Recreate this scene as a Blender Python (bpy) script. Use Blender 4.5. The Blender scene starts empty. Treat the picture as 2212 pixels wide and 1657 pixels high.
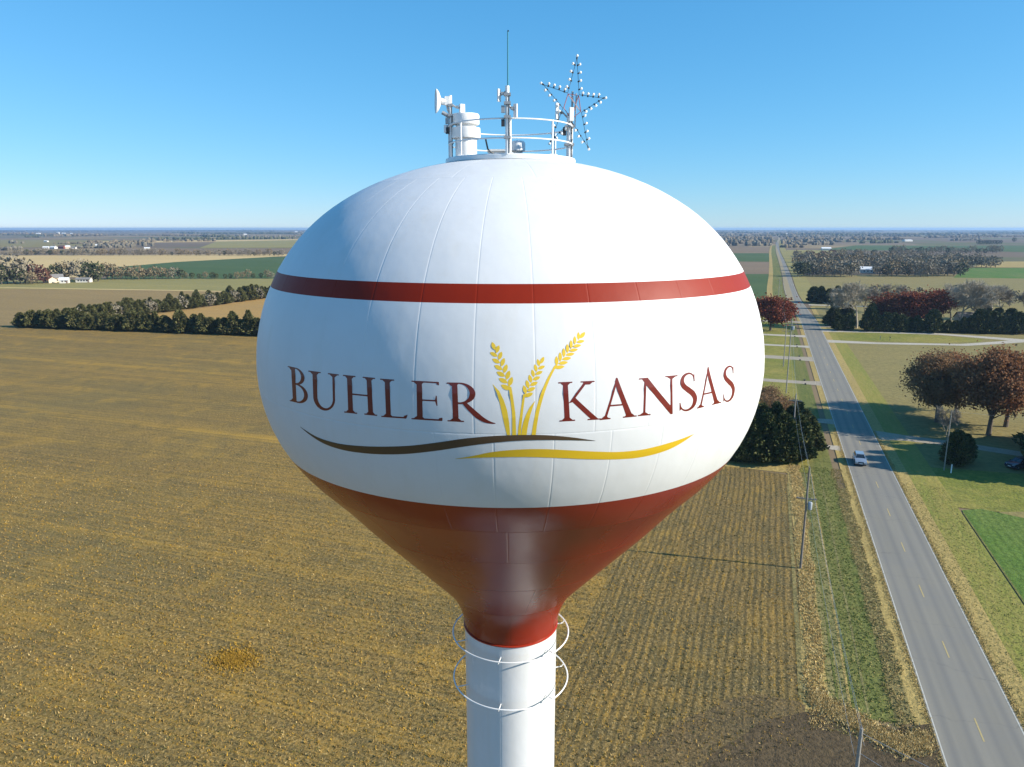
import bpy, bmesh, math, random
import numpy as np
from mathutils import Vector, Matrix

R = math.radians
SC = bpy.context.scene
COL = SC.collection
random.seed(7)
RNG = np.random.default_rng(11)

# ------------------------------------------------------------------ camera
F = 1560.0                      # focal length in pixels of a 2212 px wide frame
PITCH = math.atan(335.5 / F)
CAM_H = 40.0
cam_d = bpy.data.cameras.new('camera')
cam = bpy.data.objects.new('camera', cam_d)
COL.objects.link(cam)
cam.location = (0, 0, CAM_H)
cam.rotation_euler = (math.pi / 2 - PITCH, 0, 0)
cam_d.sensor_width = 36.0
cam_d.lens = F / 2212 * 36.0
cam_d.clip_start = 0.5
cam_d.clip_end = 60000
SC.camera = cam

# ------------------------------------------------------------------ sky, sun, exposure
SUN_EL = R(27.0)
SUN_DIR = Vector((0.970 * math.cos(SUN_EL), -0.243 * math.cos(SUN_EL), math.sin(SUN_EL))).normalized()
SUN_ROT = math.atan2(SUN_DIR.x, SUN_DIR.y)
world = bpy.data.worlds.new('World')
SC.world = world
world.use_nodes = True
wn = world.node_tree.nodes
wl = world.node_tree.links
bg = wn['Background']
sky = wn.new('ShaderNodeTexSky')
sky.sky_type = 'NISHITA'
sky.sun_disc = False
sky.sun_elevation = SUN_EL
sky.sun_rotation = SUN_ROT
sky.altitude = 450
sky.air_density = 1.0
sky.dust_density = 0.0
sky.ozone_density = 6.0
sepc = wn.new('ShaderNodeSeparateColor')
comb = wn.new('ShaderNodeCombineColor')
wl.new(sky.outputs[0], sepc.inputs[0])
# film response of the sky: the photograph's red, green and blue each roll off towards the bright horizon
for ch, (gam, gain) in enumerate(((1.0, 0.61), (0.64, 1.48), (0.55, 2.18))):
    pw = wn.new('ShaderNodeMath')
    pw.operation = 'POWER'
    pw.inputs[1].default_value = gam
    ml = wn.new('ShaderNodeMath')
    ml.operation = 'MULTIPLY'
    ml.inputs[1].default_value = gain
    wl.new(sepc.outputs[ch], pw.inputs[0])
    wl.new(pw.outputs[0], ml.inputs[0])
    wl.new(ml.outputs[0], comb.inputs[ch])
wl.new(comb.outputs[0], bg.inputs[0])
bg.inputs[1].default_value = 0.10
sun_d = bpy.data.lights.new('sun', 'SUN')
sun = bpy.data.objects.new('sun', sun_d)
COL.objects.link(sun)
sun_d.energy = 5.0
sun_d.angle = R(0.53)
sun_d.color = (1.0, 0.925, 0.80)
sun.rotation_euler = SUN_DIR.to_track_quat('Z', 'Y').to_euler()
sun.location = (60, -20, 90)
SC.view_settings.view_transform = 'Standard'
SC.view_settings.look = 'None'
SC.view_settings.exposure = 0.75
SC.view_settings.gamma = 1.0
SC.view_settings.use_curve_mapping = False
SC.render.engine = 'CYCLES'
SC.cycles.use_denoising = True
SC.cycles.max_bounces = 8
SC.cycles.transparent_max_bounces = 8
SC.cycles.caustics_reflective = False
SC.cycles.caustics_refractive = False

# ------------------------------------------------------------------ measuring helpers
cP, sP = math.cos(PITCH), math.sin(PITCH)


def ray(px, py):
    a = (np.asarray(px, float) - 1106) / F
    b = (828.5 - np.asarray(py, float)) / F
    return a, cP + b * sP, -sP + b * cP


def G(px, py, z=0.0):
    """survey point on the ground (photo measured on a 2212 px wide print)"""
    x, y, zz = ray(px, py)
    t = (z - CAM_H) / zz
    return float(x * t), float(y * t)


def height_at(px, py, ptop):
    """height of an upright thing standing at the survey point whose top shows at ptop"""
    X, Y = G(px, py)
    x, y, zz = ray(px, ptop)
    return CAM_H + zz * (Y / y)


ROAD_A = math.atan((1664.5 - 1106) / F * cP)          # heading of the road
UX, UY = math.sin(ROAD_A), math.cos(ROAD_A)
ROAD_X0 = CAM_H * (math.tan(ROAD_A) * math.tan(PITCH) + 0.4142 / cP)


def RD(u, w):
    """u metres along the road, w metres to the right of its centre line"""
    return ROAD_X0 + u * UX + w * UY, u * UY - w * UX


def to_rd(X, Y):
    X = X - ROAD_X0
    return X * UX + Y * UY, X * UY - Y * UX


# ------------------------------------------------------------------ object helpers
def tag(o, label=None, cat=None, group=None, kind=None):
    if label:
        o['label'] = label
    if cat:
        o['category'] = cat
    if group:
        o['group'] = group
    if kind:
        o['kind'] = kind
    return o


def empty(name, loc=(0, 0, 0), rz=0.0, sc=1.0):
    o = bpy.data.objects.new(name, None)
    COL.objects.link(o)
    o.location = loc
    o.rotation_euler = (0, 0, rz)
    o.scale = (sc, sc, sc)
    o.empty_display_size = 0.3
    return o


def link(name, me, parent=None, loc=(0, 0, 0), rz=0.0, sc=None):
    o = bpy.data.objects.new(name, me)
    COL.objects.link(o)
    o.location = loc
    o.rotation_euler = (0, 0, rz)
    if sc is not None:
        o.scale = sc
    if parent is not None:
        o.parent = parent
    return o


def fast_mesh(name, V, T, mats, midx=None, tint=None, smooth=False, n=3):
    """all-triangle (or all-quad) mesh straight from arrays"""
    me = bpy.data.meshes.new(name)
    V = np.ascontiguousarray(V, dtype=np.float32)
    T = np.ascontiguousarray(T, dtype=np.int32)
    m = len(T)
    me.vertices.add(len(V))
    me.vertices.foreach_set('co', V.ravel())
    me.loops.add(m * n)
    me.loops.foreach_set('vertex_index', T.ravel())
    me.polygons.add(m)
    me.polygons.foreach_set('loop_start', np.arange(m, dtype=np.int32) * n)
    me.polygons.foreach_set('loop_total', np.full(m, n, dtype=np.int32))
    for q in (mats if isinstance(mats, (list, tuple)) else [mats]):
        me.materials.append(q)
    if midx is not None:
        me.polygons.foreach_set('material_index', np.asarray(midx, dtype=np.int32))
    me.polygons.foreach_set('use_smooth', np.full(m, bool(smooth)))
    if tint is not None:
        at = me.color_attributes.new('tint', 'FLOAT_COLOR', 'POINT')
        c4 = np.ones((len(V), 4), dtype=np.float32)
        c4[:, :3] = tint
        at.data.foreach_set('color', c4.ravel())
    me.update(calc_edges=True)
    me.validate()
    return me


class MB:
    """collects simple shapes into one mesh"""

    def __init__(self):
        self.v, self.f, self.m = [], [], []

    def add(self, vs, fs, m=0):
        b = len(self.v)
        self.v += [tuple(p) for p in vs]
        self.f += [tuple(i + b for i in q) for q in fs]
        self.m += [m] * len(fs)
        return self

    def box(self, x0, x1, y0, y1, z0, z1, m=0):
        vs = [(x, y, z) for z in (z0, z1) for y in (y0, y1) for x in (x0, x1)]
        return self.add(vs, [(0, 2, 3, 1), (4, 5, 7, 6), (0, 1, 5, 4), (2, 6, 7, 3), (0, 4, 6, 2), (1, 3, 7, 5)], m)

    def hexa(self, vs, m=0):
        return self.add(vs, [(0, 2, 3, 1), (4, 5, 7, 6), (0, 1, 5, 4), (2, 6, 7, 3), (0, 4, 6, 2), (1, 3, 7, 5)], m)

    def tube(self, pts, rad, n=8, m=0, caps=True, closed=False):
        pts = [Vector(p) for p in pts]
        rr = rad if isinstance(rad, (list, tuple)) else [rad] * len(pts)
        vs, fs = [], []
        k = len(pts)
        up = None
        for i, p in enumerate(pts):
            a = pts[(i - 1) % k] if (i or closed) else p
            b = pts[(i + 1) % k] if (i < k - 1 or closed) else p
            d = (b - a).normalized()
            if up is None:
                up = d.orthogonal().normalized()
            up = (up - d * up.dot(d))
            if up.length < 1e-5:
                up = d.orthogonal()
            up.normalize()
            s = d.cross(up)
            for j in range(n):
                t = 2 * math.pi * j / n
                vs.append(p + (up * math.cos(t) + s * math.sin(t)) * rr[i])
        for i in range(k if closed else k - 1):
            for j in range(n):
                a = i * n + j
                b = i * n + (j + 1) % n
                c = ((i + 1) % k) * n + (j + 1) % n
                d = ((i + 1) % k) * n + j
                fs.append((a, b, c, d))
        if caps and not closed:
            fs.append(tuple(reversed(range(n))))
            fs.append(tuple(range((k - 1) * n, k * n)))
        return self.add(vs, fs, m)

    def lathe(self, prof, n=32, cx=0, cy=0, m=0):
        vs, fs = [], []
        for r, z in prof:
            for j in range(n):
                t = 2 * math.pi * j / n
                vs.append((cx + r * math.cos(t), cy + r * math.sin(t), z))
        for i in range(len(prof) - 1):
            for j in range(n):
                a, b = i * n + j, i * n + (j + 1) % n
                fs.append((a, b, b + n, a + n))
        return self.add(vs, fs, m)

    def ball(self, c, r, n=8, m=0):
        prof = [(r * math.sin(math.pi * i / 6) + 1e-4, -r * math.cos(math.pi * i / 6)) for i in range(7)]
        b = len(self.v)
        self.lathe(prof, n, 0, 0, m)
        for i in range(b, len(self.v)):
            x, y, z = self.v[i]
            self.v[i] = (x + c[0], y + c[1], z + c[2])
        return self

    def mesh(self, name, mats, smooth=False):
        me = bpy.data.meshes.new(name)
        me.from_pydata(self.v, [], self.f)
        for q in (mats if isinstance(mats, (list, tuple)) else [mats]):
            me.materials.append(q)
        me.polygons.foreach_set('material_index', self.m)
        me.polygons.foreach_set('use_smooth', [bool(smooth)] * len(self.f))
        if smooth:
            me.set_sharp_from_angle(angle=R(38))
        me.update()
        return me

    def build(self, name, mats, parent=None, smooth=False, **kw):
        return link(name, self.mesh(name, mats, smooth), parent, **kw)


# ------------------------------------------------------------------ materials
def mat_new(name):
    m = bpy.data.materials.new(name)
    m.use_nodes = True
    nt = m.node_tree
    return m, nt, nt.nodes['Principled BSDF']


def flat_mat(name, col, rough=0.6, metal=0.0, spec=0.5, noise=0.0, nscale=3.0, bump=0.0, coat=0.0):
    m, nt, b = mat_new(name)
    b.inputs['Base Color'].default_value = (*col, 1)
    b.inputs['Roughness'].default_value = rough
    b.inputs['Metallic'].default_value = metal
    b.inputs['Specular IOR Level'].default_value = spec
    b.inputs['Coat Weight'].default_value = coat
    b.inputs['Coat Roughness'].default_value = 0.12
    if noise or bump:
        tc = nt.nodes.new('ShaderNodeTexCoord')
        nz = nt.nodes.new('ShaderNodeTexNoise')
        nz.inputs['Scale'].default_value = nscale
        nz.inputs['Detail'].default_value = 5
        nt.links.new(tc.outputs['Object'], nz.inputs['Vector'])
        if noise:
            mx = nt.nodes.new('ShaderNodeMix')
            mx.data_type = 'RGBA'
            mx.inputs['A'].default_value = (*[c * (1 - noise) for c in col], 1)
            mx.inputs['B'].default_value = (*[min(1, c * (1 + noise)) for c in col], 1)
            nt.links.new(nz.outputs['Fac'], mx.inputs['Factor'])
            nt.links.new(mx.outputs['Result'], b.inputs['Base Color'])
        if bump:
            bp = nt.nodes.new('ShaderNodeBump')
            bp.inputs['Distance'].default_value = bump
            bp.inputs['Strength'].default_value = 1
            nt.links.new(nz.outputs['Fac'], bp.inputs['Height'])
            nt.links.new(bp.outputs['Normal'], b.inputs['Normal'])
    return m


def node_math(nt, op, a, b=None, c=None):
    n = nt.nodes.new('ShaderNodeMath')
    n.operation = op
    for i, x in enumerate((a, b, c)):
        if x is None:
            continue
        if isinstance(x, (int, float)):
            n.inputs[i].default_value = x
        else:
            nt.links.new(x, n.inputs[i])
    return n.outputs[0]


def node_mix(nt, f, a, b):
    n = nt.nodes.new('ShaderNodeMix')
    n.data_type = 'RGBA'
    for k, x in (('Factor', f), ('A', a), ('B', b)):
        if isinstance(x, (int, float)):
            n.inputs[k].default_value = x
        elif isinstance(x, tuple):
            n.inputs[k].default_value = (*x, 1)
        else:
            nt.links.new(x, n.inputs[k])
    return n.outputs['Result']


def node_noise(nt, vec, scale, detail=4, rough=0.6, dist=0.0):
    n = nt.nodes.new('ShaderNodeTexNoise')
    n.inputs['Scale'].default_value = scale
    n.inputs['Detail'].default_value = detail
    n.inputs['Roughness'].default_value = rough
    n.inputs['Distortion'].default_value = dist
    nt.links.new(vec, n.inputs['Vector'])
    return n.outputs['Fac']


def node_ramp(nt, fac, lo, hi):
    n = nt.nodes.new('ShaderNodeMapRange')
    n.inputs['From Min'].default_value = lo
    n.inputs['From Max'].default_value = hi
    nt.links.new(fac, n.inputs['Value'])
    return n.outputs[0]


def road_space(nt, scale=(1, 1, 1)):
    """world metres turned into the road's frame: y along the road, x across it"""
    tc = nt.nodes.new('ShaderNodeTexCoord')
    mp = nt.nodes.new('ShaderNodeMapping')
    mp.vector_type = 'POINT'
    mp.inputs['Location'].default_value = (0, 0, 0)
    mp.inputs['Rotation'].default_value = (0, 0, ROAD_A)
    nt.links.new(tc.outputs['Object'], mp.inputs['Vector'])
    m2 = nt.nodes.new('ShaderNodeVectorMath')
    m2.operation = 'MULTIPLY'
    m2.inputs[1].default_value = scale
    nt.links.new(mp.outputs[0], m2.inputs[0])
    return m2.outputs[0], mp.outputs[0]


def field_mat(name, base, alt, dark, big=0.02, stretch=(1, 1), speck=2.2, row=None, row_amt=0.25, speck_amt=0.6, rough=0.95, crisp=0.0, pale=None):
    """tilled or stubble land: broad patches, drawn-out streaks, clod-sized specks and drill rows"""
    m, nt, b = mat_new(name)
    vec, raw = road_space(nt, (stretch[0], stretch[1], 1))
    n1 = node_noise(nt, vec, big, 5, 0.62)
    n2 = node_noise(nt, vec, big * 9, 4, 0.65)
    n3 = node_noise(nt, raw, speck, 3, 0.7)
    n4 = node_noise(nt, raw, speck * 0.31, 3, 0.6)
    f1 = node_ramp(nt, n1, 0.38, 0.64)
    f2 = node_ramp(nt, n2, 0.36, 0.66)
    c = node_mix(nt, f1, base, alt)
    c = node_mix(nt, node_math(nt, 'MULTIPLY', f2, 0.65 if crisp else 0.45), c, dark)
    f3 = node_ramp(nt, n3, 0.42 + .05 * crisp, 0.62 - .05 * crisp)
    c2 = node_mix(nt, node_math(nt, 'MULTIPLY', f3, speck_amt), c, tuple(x * 0.45 for x in dark))
    f4 = node_ramp(nt, n4, 0.5, 0.7)
    c2 = node_mix(nt, node_math(nt, 'MULTIPLY', f4, 0.35), c2, alt)
    if crisp:
        n8 = node_noise(nt, raw, 0.028, 4, 0.6)
        c2 = node_mix(nt, node_math(nt, 'MULTIPLY', node_ramp(nt, n8, 0.46, 0.68), 0.50), c2, tuple(x * y for x, y in zip(dark, (1.0, 1.12, 1.2))))
        if row and row[0] == 1:
            bands, _ = road_space(nt, (0.03, 1.0, 1.0))
            n11 = node_noise(nt, bands, 0.14, 4, 0.6)
            c2 = node_mix(nt, node_math(nt, 'MULTIPLY', node_ramp(nt, n11, 0.54, 0.70), 0.55), c2, pale[0])
            c2 = node_mix(nt, node_math(nt, 'MULTIPLY', node_ramp(nt, n11, 0.46, 0.32), 0.35), c2, dark)
        n10 = node_noise(nt, raw, 0.11, 5, 0.65, 0.6)
        c2 = node_mix(nt, node_math(nt, 'MULTIPLY', node_ramp(nt, n10, 0.52, 0.66), 0.32), c2, pale[0])
        n9 = node_noise(nt, raw, 0.22, 4, 0.6)
        c2 = node_mix(nt, node_math(nt, 'MULTIPLY', node_ramp(nt, n9, 0.52, 0.68), 0.55), c2, tuple(x * .8 for x in dark))
        n5 = node_noise(nt, raw, speck * 1.9, 2, 0.6)
        n6 = node_noise(nt, vec, big * 30, 4, 0.6)
        c2 = node_mix(nt, node_math(nt, 'MULTIPLY', node_ramp(nt, n6, 0.53, 0.66), 0.45 * crisp), c2, pale[0])
        c2 = node_mix(nt, node_math(nt, 'MULTIPLY', node_ramp(nt, n5, 0.56, 0.64), 0.6 * crisp), c2, pale[1])
    if row:
        axis, pitch = row
        sp = nt.nodes.new('ShaderNodeSeparateXYZ')
        nt.links.new(raw, sp.inputs[0])
        wob = node_math(nt, 'MULTIPLY', node_noise(nt, raw, 0.05, 2), 1.2)
        ph = node_math(nt, 'ADD', sp.outputs[axis], wob)
        sn = node_math(nt, 'SINE', node_math(nt, 'MULTIPLY', ph, 2 * math.pi / pitch))
        fr = node_math(nt, 'MULTIPLY', node_ramp(nt, sn, -0.2, 1.0), row_amt)
        c2 = node_mix(nt, fr, c2, tuple(x * 0.5 for x in dark))
    nt.links.new(c2, b.inputs['Base Color'])
    b.inputs['Roughness'].default_value = rough
    b.inputs['Specular IOR Level'].default_value = 0.15
    bp = nt.nodes.new('ShaderNodeBump')
    bp.inputs['Distance'].default_value = 0.18
    bp.inputs['Strength'].default_value = 0.9
    nt.links.new(n3, bp.inputs['Height'])
    nt.links.new(bp.outputs['Normal'], b.inputs['Normal'])
    return m


def leaf_mat(name, c1, c2, c3, rough=0.8, transl=0.15):
    """leaves and needles: each clump takes its own shade between three tones"""
    m, nt, b = mat_new(name)
    geo = nt.nodes.new('ShaderNodeNewGeometry')
    rnd = geo.outputs['Random Per Island']
    a = node_mix(nt, node_ramp(nt, rnd, 0.0, 0.5), c1, c2)
    a = node_mix(nt, node_ramp(nt, rnd, 0.55, 1.0), a, c3)
    nt.links.new(a, b.inputs['Base Color'])
    b.inputs['Roughness'].default_value = rough
    b.inputs['Specular IOR Level'].default_value = 0.2
    if transl:
        tr = nt.nodes.new('ShaderNodeBsdfTranslucent')
        nt.links.new(a, tr.inputs['Color'])
        ms = nt.nodes.new('ShaderNodeMixShader')
        ms.inputs[0].default_value = transl
        nt.links.new(b.outputs[0], ms.inputs[1])
        nt.links.new(tr.outputs[0], ms.inputs[2])
        nt.links.new(ms.outputs[0], nt.nodes['Material Output'].inputs['Surface'])
    return m


def tint_mat(name, rough=0.9):
    m, nt, b = mat_new(name)
    at = nt.nodes.new('ShaderNodeAttribute')
    at.attribute_name = 'tint'
    nt.links.new(at.outputs['Color'], b.inputs['Base Color'])
    b.inputs['Roughness'].default_value = rough
    b.inputs['Specular IOR Level'].default_value = 0.15
    return m


def tank_paint(name):
    """white tank paint with the red band and the red cone, a little wavy as welded plate is"""
    m, nt, b = mat_new(name)
    tc = nt.nodes.new('ShaderNodeTexCoord')
    sp = nt.nodes.new('ShaderNodeSeparateXYZ')
    nt.links.new(tc.outputs['Object'], sp.inputs[0])
    z = sp.outputs[2]
    band = node_math(nt, 'MULTIPLY', node_math(nt, 'LESS_THAN', z, 38.931), node_math(nt, 'GREATER_THAN', z, 38.565))
    cone = node_math(nt, 'LESS_THAN', z, 34.302)
    red = node_math(nt, 'MAXIMUM', band, cone)
    col_n = node_math(nt, 'LESS_THAN', z, 28.0)
    red = node_math(nt, 'MULTIPLY', red, node_math(nt, 'SUBTRACT', 1.0, col_n))
    d1 = node_noise(nt, tc.outputs['Object'], 0.55, 5, 0.6)
    mp = nt.nodes.new('ShaderNodeMapping')
    mp.inputs['Scale'].default_value = (3.0, 3.0, 0.22)
    nt.links.new(tc.outputs['Object'], mp.inputs['Vector'])
    streak = node_noise(nt, mp.outputs[0], 1.0, 4, 0.6)
    white = node_mix(nt, node_ramp(nt, d1, 0.3, 0.75), (0.69, 0.695, 0.70), (0.64, 0.645, 0.645))
    white = node_mix(nt, node_math(nt, 'MULTIPLY', node_ramp(nt, streak, 0.5, 0.8), 0.30), white, (0.60, 0.57, 0.51))
    redc = node_mix(nt, node_ramp(nt, d1, 0.3, 0.75), (0.25, 0.018, 0.004), (0.215, 0.0155, 0.004))
    c = node_mix(nt, red, white, redc)
    nt.links.new(c, b.inputs['Base Color'])
    nt.links.new(node_math(nt, 'SUBTRACT', node_math(nt, 'ADD', 0.46, node_math(nt, 'MULTIPLY', d1, 0.10)), node_math(nt, 'MULTIPLY', cone, 0.25)), b.inputs['Roughness'])
    nt.links.new(node_math(nt, 'ADD', node_math(nt, 'MULTIPLY', cone, 0.12), node_math(nt, 'SUBTRACT', 0.42, node_math(nt, 'MULTIPLY', band, 0.24))), b.inputs['Specular IOR Level'])
    b.inputs['Coat Weight'].default_value = 0.0
    b.inputs['Coat Roughness'].default_value = 0.25
    w = node_noise(nt, tc.outputs['Object'], 1.3, 2, 0.5)
    w2 = node_noise(nt, tc.outputs['Object'], 5.5, 2, 0.5)
    hh = node_math(nt, 'ADD', node_math(nt, 'MULTIPLY', w, 1.0), node_math(nt, 'MULTIPLY', w2, 0.16))
    bp = nt.nodes.new('ShaderNodeBump')
    bp.inputs['Distance'].default_value = 0.010
    bp.inputs['Strength'].default_value = 1.0
    nt.links.new(hh, bp.inputs['Height'])
    nt.links.new(bp.outputs['Normal'], b.inputs['Normal'])
    return m


M_TANK = tank_paint('tank_paint')
M_WHITE = flat_mat('white_metal', (0.78, 0.78, 0.77), 0.4, noise=0.05, nscale=4)
M_GREY = flat_mat('grey_metal', (0.35, 0.36, 0.37), 0.45, metal=0.3, noise=0.1)
M_DARK = flat_mat('dark_plastic', (0.03, 0.03, 0.035), 0.5)
M_CABLE = flat_mat('black_cable', (0.04, 0.045, 0.05), 0.6)
M_TEAL = flat_mat('teal_fibreglass', (0.04, 0.22, 0.27), 0.4)
M_REDLET = flat_mat('lettering_red', (0.15, 0.014, 0.007), 0.35, coat=0.2)
M_BROWN = flat_mat('swoosh_brown', (0.075, 0.045, 0.022), 0.4, coat=0.2)
M_GOLD = flat_mat('swoosh_gold', (0.62, 0.40, 0.015), 0.4, coat=0.2)
M_WHEAT = flat_mat('wheat_gold', (0.74, 0.50, 0.03), 0.4, coat=0.2)
M_BULB = flat_mat('bulb_glass', (0.85, 0.85, 0.82), 0.15)
M_WOOD = flat_mat('pole_wood', (0.20, 0.17, 0.14), 0.85, noise=0.3, nscale=2)
M_CONC = flat_mat('concrete', (0.45, 0.43, 0.40), 0.9, noise=0.15, nscale=0.8)
M_WIRE = flat_mat('wire_metal', (0.42, 0.43, 0.44), 0.4, metal=0.6)

# ------------------------------------------------------------------ land
def patch(name, pts, z, mat, label=None):
    """a flat piece of land outlined by ground points"""
    bm = bmesh.new()
    vs = [bm.verts.new((p[0], p[1], z)) for p in pts]
    bm.faces.new(vs)
    bmesh.ops.recalc_face_normals(bm, faces=bm.faces)
    for f in bm.faces:
        if f.normal.z < 0:
            f.normal_flip()
    bmesh.ops.triangulate(bm, faces=bm.faces)
    me = bpy.data.meshes.new(name)
    bm.to_mesh(me)
    bm.free()
    me.materials.append(mat)
    o = link(name, me)
    return tag(o, label, kind='structure')


def PX(*pts):
    return [G(*p) for p in pts]


def RW(*pts):
    return [RD(*p) for p in pts]


def ground_mat():
    """far country: half-mile squares of bare soil, stubble, pasture and winter wheat"""
    m, nt, b = mat_new('far_farmland')
    vec, raw = road_space(nt)
    cols = []
    for (bw, rh, off) in ((800.0, 400.0, 0.37), (400.0, 800.0, 0.11)):
        br = nt.nodes.new('ShaderNodeTexBrick')
        br.inputs['Scale'].default_value = 1.0
        br.inputs['Brick Width'].default_value = bw
        br.inputs['Row Height'].default_value = rh
        br.inputs['Mortar Size'].default_value = 0.0
        br.inputs['Color1'].default_value = (0, 0, 0, 1)
        br.inputs['Color2'].default_value = (1, 1, 1, 1)
        br.offset = off
        nt.links.new(raw, br.inputs['Vector'])
        cols.append(br.outputs['Color'])
    cr = nt.nodes.new('ShaderNodeValToRGB')
    el = cr.color_ramp.elements
    cr.color_ramp.interpolation = 'CONSTANT'
    tones = [(0.0, (0.15, 0.115, 0.078)), (0.22, (0.25, 0.18, 0.095)), (0.42, (0.10, 0.12, 0.045)),
             (0.58, (0.20, 0.155, 0.10)), (0.74, (0.30, 0.225, 0.115)), (0.88, (0.075, 0.105, 0.04))]
    el[0].position, el[0].color = tones[0][0], (*tones[0][1], 1)
    el[1].position, el[1].color = tones[1][0], (*tones[1][1], 1)
    for p, c in tones[2:]:
        e = el.new(p)
        e.color = (*c, 1)
    mixed = node_mix(nt, 0.5, cols[0], cols[1])
    nt.links.new(mixed, cr.inputs[0])
    n = node_noise(nt, raw, 0.006, 5, 0.6)
    c = node_mix(nt, node_ramp(nt, n, 0.35, 0.7), cr.outputs[0], (0.16, 0.125, 0.09))
    nt.links.new(c, b.inputs['Base Color'])
    b.inputs['Roughness'].default_value = 1.0
    b.inputs['Specular IOR Level'].default_value = 0.05
    return m


GROUND_R = 19000.0
gv, gf = [(0, 0, -0.06)], []
rings = [150, 400, 1000, 2500, 6000, GROUND_R]
for r in rings:
    for j in range(96):
        t = 2 * math.pi * j / 96
        gv.append((r * math.cos(t), r * math.sin(t), -0.06))
for j in range(96):
    gf.append((0, 1 + j, 1 + (j + 1) % 96))
for i in range(len(rings) - 1):
    for j in range(96):
        a, b = 1 + i * 96 + j, 1 + i * 96 + (j + 1) % 96
        gf.append((a, a + 96, b + 96, b))
gme = bpy.data.meshes.new('ground')
gme.from_pydata(gv, [], gf)
gme.materials.append(ground_mat())
tag(link('ground', gme), 'flat farmland patchwork reaching to the horizon', kind='structure')

TAN, GOLD, OLIVE, SOIL = (0.27, 0.165, 0.056), (0.36, 0.215, 0.045), (0.125, 0.098, 0.042), (0.095, 0.072, 0.048)
M_STUB = field_mat('stubble_field', (0.268, 0.168, 0.052), (0.335, 0.208, 0.052), (0.118, 0.094, 0.040), 0.05, (0.022, 1.9), 2.5, (1, 1.52), 0.14, 0.72, 0.95, 0.9, ((0.43, 0.25, 0.038), (0.45, 0.32, 0.13)))
M_STUB_R = field_mat('stubble_headland', (0.225, 0.148, 0.052), (0.285, 0.18, 0.055), (0.10, 0.086, 0.040), 0.05, (1.9, 0.12), 2.4, (0, 0.78), 0.55, 0.7, 0.95, 1.0, ((0.40, 0.235, 0.04), (0.44, 0.32, 0.14)))
M_TANF = field_mat('tan_field', (0.30, 0.205, 0.08), (0.26, 0.18, 0.075), (0.21, 0.15, 0.065), 0.008, (0.3, 1.6), 0.8, None, 0, 0.35)
M_ORANGE = field_mat('orange_stubble', (0.42, 0.25, 0.075), (0.38, 0.235, 0.08), (0.29, 0.19, 0.075), 0.012, (0.4, 1.5), 0.9, None, 0, 0.3)
M_PALE = field_mat('pale_stubble', (0.56, 0.41, 0.185), (0.52, 0.375, 0.165), (0.44, 0.32, 0.15), 0.006, (0.4, 1.4), 0.4, None, 0, 0.2)
M_YGREEN = field_mat('yellow_green_pasture', (0.30, 0.25, 0.085), (0.25, 0.22, 0.075), (0.19, 0.17, 0.065), 0.01, (0.3, 1.8), 0.7, None, 0, 0.3)
M_OLIVEM = field_mat('olive_meadow', (0.225, 0.19, 0.072), (0.265, 0.21, 0.08), (0.18, 0.155, 0.06), 0.01, (0.4, 1.5), 0.8, None, 0, 0.35)
M_DGREEN = field_mat('winter_wheat', (0.06, 0.105, 0.032), (0.078, 0.12, 0.038), (0.055, 0.085, 0.03), 0.01, (0.4, 1.4), 0.6, None, 0, 0.3)
M_BGREEN = field_mat('bright_wheat', (0.085, 0.185, 0.022), (0.15, 0.20, 0.045), (0.06, 0.13, 0.02), 0.035, (1.6, 0.4), 1.6, (0, 1.1), 0.25, 0.5)
M_BROWNF = field_mat('brown_field', (0.20, 0.145, 0.09), (0.235, 0.165, 0.10), (0.155, 0.115, 0.075), 0.008, (0.4, 1.5), 0.5, None, 0, 0.3)
M_LAWN = field_mat('lawn', (0.19, 0.205, 0.036), (0.34, 0.275, 0.072), (0.10, 0.115, 0.03), 0.05, (0.8, 1.0), 1.8, None, 0, 0.4)
M_DRYGR = field_mat('dry_grass', (0.43, 0.315, 0.11), (0.36, 0.265, 0.095), (0.27, 0.21, 0.08), 0.09, (2.0, 0.3), 1.8, None, 0, 0.4)
M_DITCH = field_mat('ditch_grass', (0.13, 0.155, 0.038), (0.22, 0.20, 0.062), (0.09, 0.108, 0.03), 0.20, (2.6, 0.10), 1.9, None, 0, 0.45)
M_GREYGR = field_mat('mown_verge', (0.21, 0.19, 0.075), (0.28, 0.23, 0.09), (0.135, 0.14, 0.055), 0.12, (2.4, 0.2), 2.0, None, 0, 0.45)
M_WEEDS = field_mat('dead_weeds', (0.25, 0.20, 0.08), (0.30, 0.23, 0.09), (0.155, 0.145, 0.055), 0.2, (1.6, 0.5), 1.7, None, 0, 0.7)
M_GVERGE = field_mat('green_verge', (0.26, 0.23, 0.052), (0.175, 0.20, 0.036), (0.35, 0.27, 0.09), 0.09, (2.2, 0.25), 1.8, None, 0, 0.4)
M_SHADE = field_mat('painted_shade', (0.095, 0.068, 0.038), (0.13, 0.092, 0.046), (0.062, 0.048, 0.030), 0.12, (1, 1), 2.2, None, 0, 0.5)  # dark ground tone that paints in a shadow by the road
M_GRAVEL = field_mat('pale_gravel', (0.36, 0.31, 0.24), (0.40, 0.35, 0.27), (0.28, 0.23, 0.17), 0.1, (1, 1), 3.0, None, 0, 0.3)
M_LANE = field_mat('concrete_lane', (0.42, 0.38, 0.31), (0.46, 0.42, 0.35), (0.36, 0.31, 0.24), 0.1, (1, 1), 2.0, None, 0, 0.15)

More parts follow.
